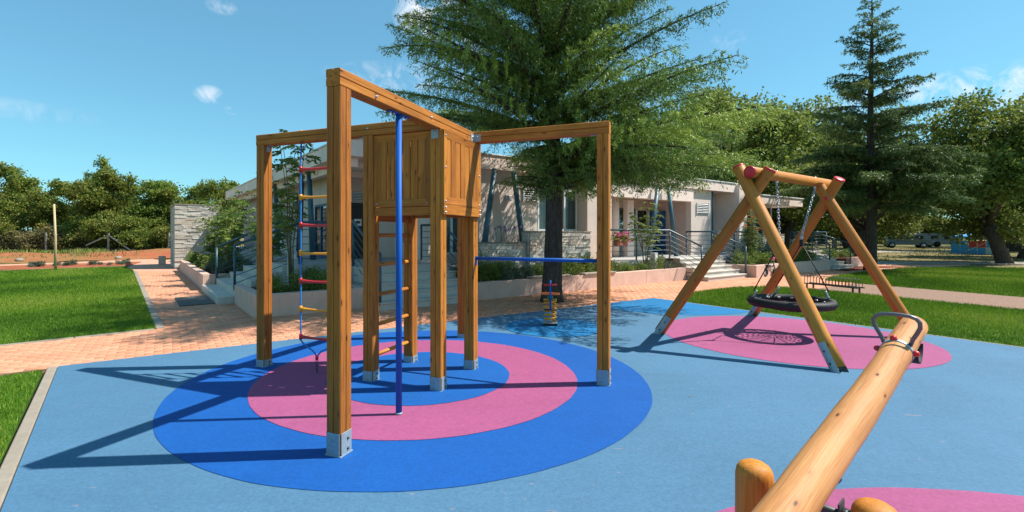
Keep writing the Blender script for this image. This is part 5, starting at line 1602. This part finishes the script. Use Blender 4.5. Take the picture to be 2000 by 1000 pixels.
# --- shrubs in the planters
def shrub(name, R, Hh, n, leaf, mat, seed, up=0.35, stems=True):
    rng = np.random.default_rng(seed); root = empty(name)
    nc_ = max(6, n // 45)
    d = unit(rng.normal(size=(nc_, 3))); d[:, 2] = np.abs(d[:, 2])
    C = d * (rng.uniform(0.35, 1.0, nc_)[:, None]) * [R, R, Hh]
    VV = []; RR = []
    for c in C:
        m_ = 45
        P = c + rng.normal(0, 0.22, (m_, 3)) * [R, R, Hh * 0.7]; P[:, 2] = np.maximum(P[:, 2], 0.01)
        D = rng.normal(size=(m_, 3)) * 0.8 + unit(P + [0, 0, 0.01]) * 0.5; D[:, 2] += up
        VV.append(cards(P, D, leaf * rng.uniform(0.6, 1.3, m_), leaf * 0.42, rng)); RR.append(np.clip(rng.normal(0.5, 0.2) + rng.normal(0, 0.13, m_), 0, 1))
    if stems:
        m = MB()
        for c in C[:8]: m.tube([Vector((0, 0, -0.03)), Vector(c * 0.6), Vector(c)], 0.005, 4)
        m.build('stems', STEM, root)
    link('foliage', card_mesh('foliage', np.concatenate(VV), np.concatenate(RR)), mat, root)
    return root
SH = [shrub('leafy_shrub', 0.30, 0.40, 1500, 0.060, SHRUB, 81), shrub('leafy_shrub', 0.26, 0.50, 1500, 0.050, SHRUB, 82, 0.8), shrub('grey_green_shrub', 0.24, 0.36, 1500, 0.060, LAVL, 83, 1.1), shrub('leafy_shrub', 0.22, 0.26, 900, 0.055, SHRUB, 84)]
kinds = ('yellow-green leafy shrub', 'tall fine-leaved green shrub', 'grey-green lavender-like shrub', 'small low green shrub')
def sput(k, a, b, z, s, where, group):
    p = Lb(a, b, z)
    place(SH[k], USED, (p.x, p.y, p.z), rf.uniform(0, 6.28), (s, s, s * rf.uniform(0.85, 1.15)), kinds[k] + ' ' + where, 'shrub', kinds[k] + 's ' + group)
a = 4.95
while a < 12.9:
    k = rf.choice((0, 0, 1, 1, 2, 3))
    if a > 11.6: k = rf.choice((0, 3, 2))
    sput(k, a, -0.02 + rf.uniform(-0.06, 0.08), 0.36, rf.uniform(0.8, 1.15), 'in the long front planter', 'in the long front planter')
    if a < 9.2:
        sput(rf.choice((0, 1, 2, 2)), a + 0.15, 0.33 + rf.uniform(-0.08, 0.08), 0.36, rf.uniform(0.8, 1.2), 'in the long front planter', 'in the long front planter')
    a += rf.uniform(0.30, 0.44)
for a, b, k in ((0.45, 0.45, 3), (0.85, 0.4, 1), (1.25, 0.45, 0), (1.65, 0.45, 3), (0.5, 0.95, 0), (1.4, 0.95, 1), (1.75, 1.4, 0), (0.55, 1.75, 2), (1.5, 1.95, 0)):
    sput(k, a, b, 0.34, 0.85, 'in the corner planter', 'in the corner planter')
for i in range(20):
    sput(rf.choice((0, 2, 2, 3)), 0.1 + rf.uniform(0, 1.0), 5.9 + i * 0.40, 0.36, rf.uniform(0.8, 1.1), 'in the long planter by the stone pillar', 'in the planter by the stone pillar')
for i in range(18):
    sput(rf.choice((0, 1, 3)), 16.0 + i * 0.34, -0.95 + rf.uniform(0, 0.7), 0.38, rf.uniform(0.95, 1.4), 'in the planter right of the wide steps', 'in the planter under the pavilion')
for i in range(5):
    sput(rf.choice((0, 3)), 24.7 + i * 0.5, -0.8 + rf.uniform(0, 0.5), 0.38, 1.0, 'at the far right steps', 'at the far right steps')
# big dark shrub in front of the pavilion wall
bs = shrub('broad_shrub', 0.75, 1.0, 5200, 0.055, LAVL, 85, 0.9); p = Lb(19.4, 0.55, 0.38); bs.location = p; tag(bs, 'broad blue-green shrub in front of the pavilion stone wall', 'shrub')
bs = shrub('broad_shrub', 0.55, 0.8, 3000, 0.055, LAVL, 86, 0.9); p = Lb(20.6, 0.35, 0.38); bs.location = p; tag(bs, 'blue-green shrub at the foot of the blue pavilion column', 'shrub')
bs = shrub('broad_shrub', 0.45, 0.75, 2600, 0.06, FOREST, 87, 0.6); p = Lb(4.95, 0.2, 0.36); bs.location = p; tag(bs, 'dark green shrub beside the railing behind the cabin posts', 'shrub')

def sapling(name, loc, H, n_st, spread, mat, seed, label, leaf=0.10, per=40, flowers=None, start=0.35, pinnate=True):
    rng = np.random.default_rng(seed); root = empty(name, loc, label, 'tree')
    o = np.array(loc, float); st = MB(); VV = []; RR = []; FV = []
    for i in range(n_st):
        az = rng.uniform(0, 6.28); r = spread * rng.uniform(0.3, 1.0); hh = H * rng.uniform(0.75, 1.0) if i else H
        P = [o + np.array([0.05 * math.cos(az), 0.05 * math.sin(az), -0.02])]
        for t in (0.3, 0.6, 1.0):
            P.append(o + np.array([math.cos(az) * r * t ** 1.4, math.sin(az) * r * t ** 1.4, hh * t]) + rng.normal(0, 0.03, 3))
        st.tube([Vector(p) for p in P], [0.016, 0.013, 0.009, 0.004], 6)
        P = np.array(P)
        for j in range(per):
            t = start + (1 - start) * rng.random()
            p = np.array([np.interp(t, [0, 0.3, 0.6, 1.0], P[:, q]) for q in range(3)])
            a2 = rng.uniform(0, 6.28); ll = rng.uniform(0.18, 0.42)
            d = np.array([math.cos(a2), math.sin(a2), rng.uniform(-0.1, 0.45)])
            m_ = 12
            u = np.linspace(0.2, 1, m_)
            Q = p + d * (ll * u)[:, None]; Q[:, 2] -= 0.30 * ll * u ** 2
            lat = unit(np.cross(d, [0, 0, 1.0]))
            D = d * 0.45 + lat * np.where(np.arange(m_) % 2, 1, -1)[:, None] * 0.8 + rng.normal(0, 0.22, (m_, 3)); D[:, 2] -= 0.45
            VV.append(cards(Q, D, leaf * rng.uniform(0.7, 1.2, m_), leaf * 0.36, rng)); RR.append(np.clip(rng.normal(0.45, 0.18) + rng.normal(0, 0.1, m_), 0, 1))
            if flowers and rng.random() < 0.10 and t > 0.6:
                FV.append(cards(np.repeat((p + d * ll)[None], 14, 0) + rng.normal(0, 0.02, (14, 3)), rng.normal(size=(14, 3)), 0.06, 0.05, rng))
    st.build('stems', STEM, root)
    off = o
    link('leaves', card_mesh('leaves', np.concatenate(VV) - off, np.concatenate(RR)), mat, root)
    if FV:
        V = np.concatenate(FV) - off; link('flowers', card_mesh('flowers', V, rng.random(len(V) // 4)), flowers, root)
    return root
sapling('young_tree', tuple(Lb(0.95, 1.25, 0.34)), 3.35, 5, 0.55, SHRUB, 91, 'young multi-stemmed tree with drooping leaves seen through the rope ladder', 0.13, 17, start=0.42)
sapling('young_tree', tuple(Lb(0.5, 6.6, 0.36)), 2.1, 5, 0.6, SHRUB, 92, 'leafy young tree by the handrails of the side steps', 0.12, 26, start=0.25)
sapling('young_tree', tuple(Lb(0.7, 8.4, 0.36)), 2.5, 5, 0.7, SHRUB, 93, 'taller leafy young tree in the long planter under the roof corner', 0.13, 26, start=0.25)
sapling('young_tree', tuple(Lb(0.5, 10.6, 0.36)), 2.0, 5, 0.7, SHRUB, 94, 'young tree in the long planter nearest the stone pillar', 0.13, 22, start=0.2)
sapling('leafy_bush', tuple(Lb(1.1, 4.0, FL)), 1.55, 7, 0.75, SHRUB, 95, 'dense leafy bush on the terrace behind the side railing', 0.11, 24, start=0.15)
sapling('young_tree', tuple(Lb(11.35, -0.02, 0.36)), 2.15, 6, 0.5, SHRUB, 96, 'slim young tree in the front planter beside the bollard light', 0.10, 13, start=0.45)
sapling('rose_shrub', tuple(Lb(17.3, -0.45, 0.38)), 2.15, 7, 0.62, SHRUB, 97, 'tall rose shrub with coral blooms right of the wide steps', 0.085, 34, REDF, 0.25)
# dry agapanthus stems behind the low stone wall
rng = np.random.default_rng(99)
for i, a in enumerate((5.95, 6.15, 6.35, 6.62, 6.75)):
    o = Lb(a, 0.72, 1.26); root = empty('lilac_flower', o, 'thin lilac flower stalks standing behind the low stone wall', 'flower', 'lilac flowers behind the low stone wall')
    m = MB(); VV = []
    for j in range(3):
        t = o + Vector((rng.normal(0, 0.07), rng.normal(0, 0.04), 0.32 + rng.random() * 0.14)); m.tube([o, (o + t) / 2 + Vector((0.01, 0, 0)), t], 0.004, 4)
        VV.append(cards(np.repeat((np.array(t) - np.array(o))[None], 22, 0), rng.normal(size=(22, 3)), 0.05, 0.014, rng))
    m.build('stalks', STEM, root); V = np.concatenate(VV); link('flower_heads', card_mesh('flower_heads', V, rng.random(len(V) // 4)), PURF, root)
# flower boxes on the railings
def flower_box(a, b, z, label, w=0.52):
    o = Lb(a, b, z); root = empty('flower_box', o, label, 'flower box')
    bb('box', simple('terracotta_box', (0.30, 0.11, 0.07), 0.7), root, a - w / 2, a + w / 2, b - 0.10, b + 0.06, z, z + 0.16, 0.01)
    n = 420
    P = np.stack([rng.normal(0, w * 0.33, n), rng.normal(-0.04, 0.09, n), 0.17 + np.abs(rng.normal(0.05, 0.09, n))], 1)
    P[:, 2] -= 0.28 * np.clip(np.abs(P[:, 1] + 0.04) - 0.08, 0, 1) * 2
    R_ = np.array([list(BA), list(BB), [0, 0, 1]])
    P = P @ R_
    link('leaves', card_mesh('leaves', cards(P, rng.normal(size=(n, 3)), 0.07, 0.045, rng), rng.random(n)), SHRUB, root)
    n = 300
    C = np.stack([rng.uniform(-w * 0.55, w * 0.55, 26), rng.normal(-0.07, 0.09, 26), rng.uniform(0.12, 0.40, 26)], 1)
    P = (C[rng.integers(0, 26, n)] + rng.normal(0, 0.022, (n, 3))) @ R_
    link('flowers', card_mesh('flowers', cards(P, rng.normal(size=(n, 3)), 0.06, 0.05, rng), rng.random(n)), PINKF, root)
flower_box(10.2, 0.06, 1.16, 'box of pink flowers on the railing left of the splayed columns')
flower_box(15.9, 0.05, 1.14, 'box of pink flowers on the railing right of the wide steps', 0.45)
flower_box(22.9, 0.05, 1.20, 'box of pink flowers on the far right railing', 0.6)

# planting strip tufts, wild grass, weeds
LT = shrub('lavender_tuft', 0.26, 0.22, 420, 0.09, LAVL, 88, 1.0, False)
for i in range(26):
    t = i / 25; c = Vector((-17.6, 24.0, 0)).lerp(Vector((-24.4, 18.6, 0)), t)
    place(LT, USED, (c.x + rf.uniform(-0.5, 0.5), c.y + rf.uniform(-0.6, 0.6), 0.02), rf.uniform(0, 6), rf.uniform(0.45, 0.9), 'small mauve-grey tuft in the red soil strip beyond the lawn', 'plant', 'tufts in the red planting strip')
def wild(poly, dens, hgt, name, label, mat, z=0.0, wid=0.03, zf=None):
    P = np.array(poly); lo, hi = P.min(0), P.max(0); n = int((hi - lo).prod() * dens)
    Q = RNG.uniform(lo, hi, (n, 2)); Q = Q[in_poly(Q, poly)]
    f = np.sin(Q[:, 0] * 0.8 + np.sin(Q[:, 1])) * np.cos(Q[:, 1] * 0.7) + RNG.normal(0, 0.4, len(Q)); Q = Q[f > -0.2]; n = len(Q)
    V = np.zeros((n, 3)); V[:, :2] = Q; V[:, 2] = z if zf is None else zf(Q)
    D = RNG.normal(0, 0.45, (n, 3)); D[:, 2] = 1
    me = card_mesh(name, cards(V, D, hgt * RNG.uniform(0.4, 1.3, n), wid, RNG), RNG.random(n))
    tag(link(name, me, mat), label, 'grass', kind='stuff')
def bankz(Q):
    x = Q[:, 0]; return np.full(len(x), 0.12)
wild([(-20, 30), (-46, 10), (-56, 20), (-30, 40)], 10, 0.28, 'wild_grass', 'tufty weeds on the red bank before the thicket', DRYG, zf=bankz, wid=0.05)
wild([(-27, 33), (-46, 19), (-50, 24), (-30, 39)], 40, 0.34, 'wild_grass', 'green weeds along the foot of the thicket', SHRUB, zf=bankz, wid=0.05)
wild([(16, 25), (24, 28.5), (46, 25), (60, 40), (40, 56), (20, 36)], 12, 0.16, 'wild_grass', 'dry thin grass under the oaks on the right', DRYG, z=-0.06, wid=0.035)
for (x, y) in ((-21.3, 27.9), (-24.8, 25.6), (-18.9, 30.5)):
    m = MB().lathe((x, y, 0.05), [(0.16, 0), (0.2, 0.07), (0.14, 0.15), (0.03, 0.18)], 9); o = m.build('field_stone', KERBM)
    tag(o, 'pale field stone lying on the red soil bank', 'stone', 'field stones on the bank')

# dropped cedar needles around the trunk
n = 2600
ang = RNG.uniform(0, 6.283, n); rad = np.abs(RNG.normal(0, 2.2, n)) + 0.2
Q = np.stack([1.1 + rad * np.cos(ang), 10.6 + rad * np.sin(ang) * 0.8, np.full(n, 0.004)], 1)
lb_ = np.array([(Q[:, 0] - KX) * BA.x + (Q[:, 1] - KY) * BA.y, (Q[:, 0] - KX) * BB.x + (Q[:, 1] - KY) * BB.y]).T
Q = Q[lb_[:, 1] < -0.5]; n = len(Q)
on = (Q[:, 0] - MAT0.x) * ME2.x + (Q[:, 1] - MAT0.y) * ME2.y < 0
Q[on, 2] = 0.018
D = RNG.normal(size=(n, 3)); D[:, 2] = np.abs(D[:, 2]) * 0.06
tag(link('fallen_needles', card_mesh('fallen_needles', cards(Q, D, 0.045, 0.012, RNG, 6.0), RNG.random(n)), DRYL), 'dry cedar needles scattered on the paving round the trunk', 'litter', kind='stuff')

# ================================================================== SMALL THINGS AND BACKGROUND
# wire fence in front of the thicket
fen = empty('wire_fence', (-30.0, 37.5, 0), 'wire fence with concrete posts and diagonal braces before the thicket', 'fence')
CONC = concrete('fence_concrete', (0.40, 0.37, 0.33))
fp = [Vector((*forest_pt(px, 37.6), 0)) for px in (-140, -30, 90, 212, 330, 420)]
for p in fp:
    MB().beam(p - UZ * 0.1, p + UZ * 1.58, 0.11, 0.11, up=(0, 1, 0), bev=0.01).build('fence_post', CONC, fen)
for z in (0.4, 0.8, 1.2, 1.5):
    MB().tube([p + UZ * z - Vector((0, 0.06, 0)) for p in fp], 0.006, 4).build('wire', DARKM, fen)
p = fp[3]
for dx in (-1.5, 2.2):
    MB().beam(p + UZ * 1.40, p + Vector((dx, -0.3, 0.05 if dx > 0 else 0.6)), 0.09, 0.09, bev=0.008).build('brace', CONC, fen)
tag(MB().tube([(-17.91, 20.04, -0.1), (-17.93, 20.06, 1.4), (-18.0, 20.08, 2.75)], [0.05, 0.045, 0.036], 10).build('wooden_stake', STAKE), 'tall thin wooden stake standing at the far edge of the left lawn', 'stake')
tag(MB().box(Lb(-0.75, 19.3, 0.2), (0.3, 0.3, 0.44), BAX, 0.02).build('low_pier', PLANTER), 'small pink concrete pier left of the stone pillar', 'pier')

# bicycle rack on the brick path
r0 = Vector((9.00, 13.62, 0)); r1 = Vector((9.52, 12.28, 0)); rd = (r1 - r0).normalized(); rp = Vector((rd.y, -rd.x, 0)) * -1
rk = empty('bicycle_rack', (r0 + r1) / 2, 'dark metal bicycle rack with a row of hoops at the lawn edge', 'bicycle rack')
RKM = simple('rack_steel', (0.05, 0.055, 0.045), 0.5, 0.4)
for s in (-0.13, 0.13):
    MB().beam(r0 + rp * s + UZ * 0.14, r1 + rp * s + UZ * 0.14, 0.03, 0.03, bev=0.003).build('rail', RKM, rk)
for e in (r0 + rd * 0.12, r1 - rd * 0.12):
    for s in (-0.13, 0.13):
        MB().beam(e + rp * s, e + rp * s + UZ * 0.124, 0.035, 0.035, up=rd, bev=0.003).build('foot', RKM, rk)
    MB().beam(e - rp * 0.115 + UZ * 0.135, e + rp * 0.115 + UZ * 0.135, 0.025, 0.025).build('cross_rail', RKM, rk)
for i in range(17):
    c = r0 + (r1 - r0) * ((i + 0.5) / 17)
    h = 0.30 if i < 3 else 0.22
    pts = [c - rp * 0.12 + UZ * 0.15, c - rp * 0.12 + UZ * (0.15 + h * 0.6), c - rp * 0.075 + UZ * (0.15 + h * 0.92), c + UZ * (0.15 + h), c + rp * 0.075 + UZ * (0.15 + h * 0.92), c + rp * 0.12 + UZ * (0.15 + h * 0.6), c + rp * 0.12 + UZ * 0.15]
    MB().tube(pts, 0.007, 6).build('hoop', RKM, rk)

# child's scooter-bike parked by the planter
bk = empty('kick_bike', (10.1, 17.2, 0), 'small black kick bike parked against the pink planter behind the swing', 'bike')
bdv = Vector((0.86, 0.45, 0)).normalized(); bc = Vector((10.1, 17.2, 0))
for s in (-0.30, 0.30):
    c = bc + bdv * s + UZ * 0.15
    ringp = [c + bdv * (0.115 * math.cos(a)) + UZ * (0.115 * math.sin(a)) for a in [2 * math.pi * k / 24 for k in range(24)]]
    w = MB().tube(ringp, 0.034, 8, closed=True).build('wheel', RUBBER, bk)
    MB().lathe(c, [(0.075, -0.012), (0.075, 0.012)], 16, Vector((-bdv.y, bdv.x, 0))).build('rim', BOLT, w)
FRM = simple('bike_frame', (0.04, 0.04, 0.05), 0.4, 0.3)
MB().tube([bc - bdv * 0.30 + UZ * 0.15, bc - bdv * 0.2 + UZ * 0.33, bc + bdv * 0.18 + UZ * 0.36, bc + bdv * 0.2 + UZ * 0.5], 0.02, 8).build('frame', FRM, bk)
MB().tube([bc + bdv * 0.30 + UZ * 0.15, bc + bdv * 0.2 + UZ * 0.42, bc + bdv * 0.13 + UZ * 0.68], 0.017, 8).build('fork', FRM, bk)
q = Vector((-bdv.y, bdv.x, 0))
MB().tube([bc + bdv * 0.12 + UZ * 0.68 - q * 0.22, bc + bdv * 0.13 + UZ * 0.70, bc + bdv * 0.12 + UZ * 0.68 + q * 0.22], 0.014, 8).build('handlebar', FRM, bk)
MB().box(bc - bdv * 0.2 + UZ * 0.40, (0.20, 0.13, 0.06), (bdv, q, UZ), 0.02).build('saddle', RUBBER, bk)
MB().lathe(bc + bdv * 0.16 + UZ * 0.56, [(0.02, 0), (0.055, 0.03), (0.055, 0.09), (0.03, 0.12)], 12).build('front_basket', PINKF, bk)

# small orange stool on the terrace
so_ = empty('orange_stool', Lb(9.95, 0.5, FR), 'small orange stool behind the terrace railing', 'stool')
for da in (-0.13, 0.13):
    for db in (-0.1, 0.1):
        bb('leg', YELPL, so_, 9.95 + da - 0.03, 9.95 + da + 0.03, 0.5 + db - 0.03, 0.5 + db + 0.03, FR, FR + 0.24)
bb('seat', YELPL, so_, 9.78, 10.12, 0.34, 0.66, FR + 0.241, FR + 0.28, 0.01)

# blue camping shelter
gz = Vector((37.2, 37.0, -0.05)); gx = Vector((0.72, -0.69, 0)).normalized(); gy = Vector((-gx.y, gx.x, 0))
gb = empty('camping_shelter', gz, 'blue fabric camping shelter with red mesh panels under the oaks', 'tent')
SHB = simple('shelter_blue', (0.03, 0.33, 0.75), 0.6, 0, 0.15); SHR = simple('shelter_red', (0.45, 0.05, 0.05), 0.7, 0, 0.3, 12); SHW = simple('shelter_pale', (0.28, 0.55, 0.70), 0.6)
wx, wy, hh = 1.15, 1.0, 1.40
for sx in (-1, 1):
    for sy in (-1, 1):
        MB().beam(gz + gx * sx * wx + gy * sy * wy, gz + gx * sx * wx + gy * sy * wy + UZ * hh, 0.05, 0.05, up=gx).build('pole', SHB, gb)
rv = [gz + gx * sx * (wx + 0.08) + gy * sy * (wy + 0.08) + UZ * (hh - 0.04) for sx, sy in ((-1, -1), (1, -1), (1, 1), (-1, 1))]
MB().add(rv + [gz + UZ * (hh + 0.25)] + [v - UZ * 0.20 for v in rv], [(0, 1, 4), (1, 2, 4), (2, 3, 4), (3, 0, 4), (0, 5, 6, 1), (1, 6, 7, 2), (2, 7, 8, 3), (3, 8, 5, 0)]).build('canopy', SHB, gb)
for n_, dx, mt in ((-gy, gx, SHR),):
    for i in range(5):
        c = gz + n_ * wy + dx * (-wx + wx * 2 * (i + 0.5) / 5)
        MB().box(c + UZ * 0.78, (wx * 2 / 5 - 0.012, 0.02, 0.50), (dx, n_, UZ), 0).build('mesh_panel', SHR if i in (2, 3) else SHB, gb)
        MB().box(c + UZ * 0.26, (wx * 2 / 5 - 0.012, 0.024, 0.50), (dx, n_, UZ), 0).build('skirt_panel', SHB if i < 4 else SHW, gb)
for s in (-1, 1):
    MB().box(gz + gx * s * wx + UZ * 0.55, (0.02, wy * 2 - 0.1, 1.05), (gx, gy, UZ), 0).build('side_panel', SHB, gb)
MB().tube([gz - gy * (wy + 0.04) - gx * wx * 0.5 + UZ * 0.05, gz - gy * (wy + 0.04) + gx * wx * 0.7 + UZ * 1.0], 0.02, 6).build('guy_pole', WHITE, gb)

# caravan and parked car far under the trees
def vehicle_frame(loc, ang):
    c = Vector(loc); x = Vector((math.cos(ang), math.sin(ang), 0)); return c, x, Vector((-x.y, x.x, 0))
cv, vx, vy = vehicle_frame((52.5, 57.5, -0.05), -0.35)
ca = empty('caravan', cv, 'low grey camper trailer parked far back under the oaks', 'caravan')
side = [(-1.6, 0.30), (1.6, 0.30), (1.7, 0.8), (1.55, 1.45), (1.3, 1.6), (-1.3, 1.6), (-1.6, 1.45), (-1.7, 0.9)]
vs = [cv + vx * a + UZ * z - vy * 1.05 for a, z in side] + [cv + vx * a + UZ * z + vy * 1.05 for a, z in side]; n = len(side)
MB().add(vs, [tuple(range(n)), tuple(range(2 * n - 1, n - 1, -1))] + [(i, n + i, n + (i + 1) % n, (i + 1) % n) for i in range(n)]).build('body', simple('caravan_white', (0.30, 0.31, 0.31), 0.5), ca)
for a in (-1.2, 0.2, 1.3):
    MB().box(cv + vx * a - vy * 1.06 + UZ * 1.12, (0.7 if a < 1 else 0.4, 0.03, 0.42), (vx, vy, UZ), 0.01).build('window', DARK, ca)
for a in (-0.25, 0.45):
    MB().lathe(cv + vx * a - vy * 1.0 + UZ * 0.33, [(0.33, -0.1), (0.33, 0.1)], 16, vy).build('wheel', RUBBER, ca)
def car(loc, ang, mat, label):
    c, x, y = vehicle_frame(loc, ang)
    root = empty('parked_car', c, label, 'car')
    prof = [(-2.05, 0.35), (2.0, 0.35), (2.1, 0.6), (1.95, 0.82), (1.0, 0.95), (0.45, 1.38), (-1.1, 1.42), (-1.75, 1.0), (-2.1, 0.9)]
    n = len(prof)
    vs = [c + x * a + UZ * z - y * (0.84 if z < 1 else 0.68) for a, z in prof] + [c + x * a + UZ * z + y * (0.84 if z < 1 else 0.68) for a, z in prof]
    MB().add(vs, [tuple(range(n)), tuple(range(2 * n - 1, n - 1, -1))] + [(i, n + i, n + (i + 1) % n, (i + 1) % n) for i in range(n)]).build('body', mat, root)
    for a, w in ((-0.75, 0.9), (0.25, 0.7)):
        for s in (-1, 1):
            MB().box(c + x * a + y * s * 0.775 + UZ * 1.16, (w, 0.02, 0.30), (x, (y - UZ * 0.37 * -s * -1).normalized(), UZ), 0).build('window', DARK, root)
    MB().beam(c + x * 0.98 + UZ * 0.985, c + x * 0.52 + UZ * 1.36, 1.2, 0.02).build('windscreen', DARK, root)
    for a in (-1.3, 1.3):
        for s in (-1, 1):
            w = MB().lathe(c + x * a + y * s * 0.76 + UZ * 0.32, [(0.31, -0.1), (0.31, 0.1)], 18, y * s).build('wheel', RUBBER, root)
            MB().lathe(c + x * a + y * s * 0.865 + UZ * 0.32, [(0.18, -0.004), (0.18, 0.004)], 14, y * s).build('rim', BOLT, w)
    for s in (-1, 1):
        MB().box(c + x * 2.05 + y * s * 0.6 + UZ * 0.68, (0.06, 0.3, 0.12), (x, y, UZ), 0.02).build('headlight', WHITE, root)
car((45.5, 52.5, -0.05), -0.5, simple('car_blue_grey', (0.10, 0.16, 0.22), 0.25, 0.3), 'dark blue-grey car parked beside the grey camper trailer')
tag(MB().beam((29.5, 41.0, -0.1), (29.5, 41.0, 1.0), 0.28, 0.28, up=(0, 1, 0), bev=0.02).build('service_post', CONC), 'short grey service post under the far oaks', 'post')
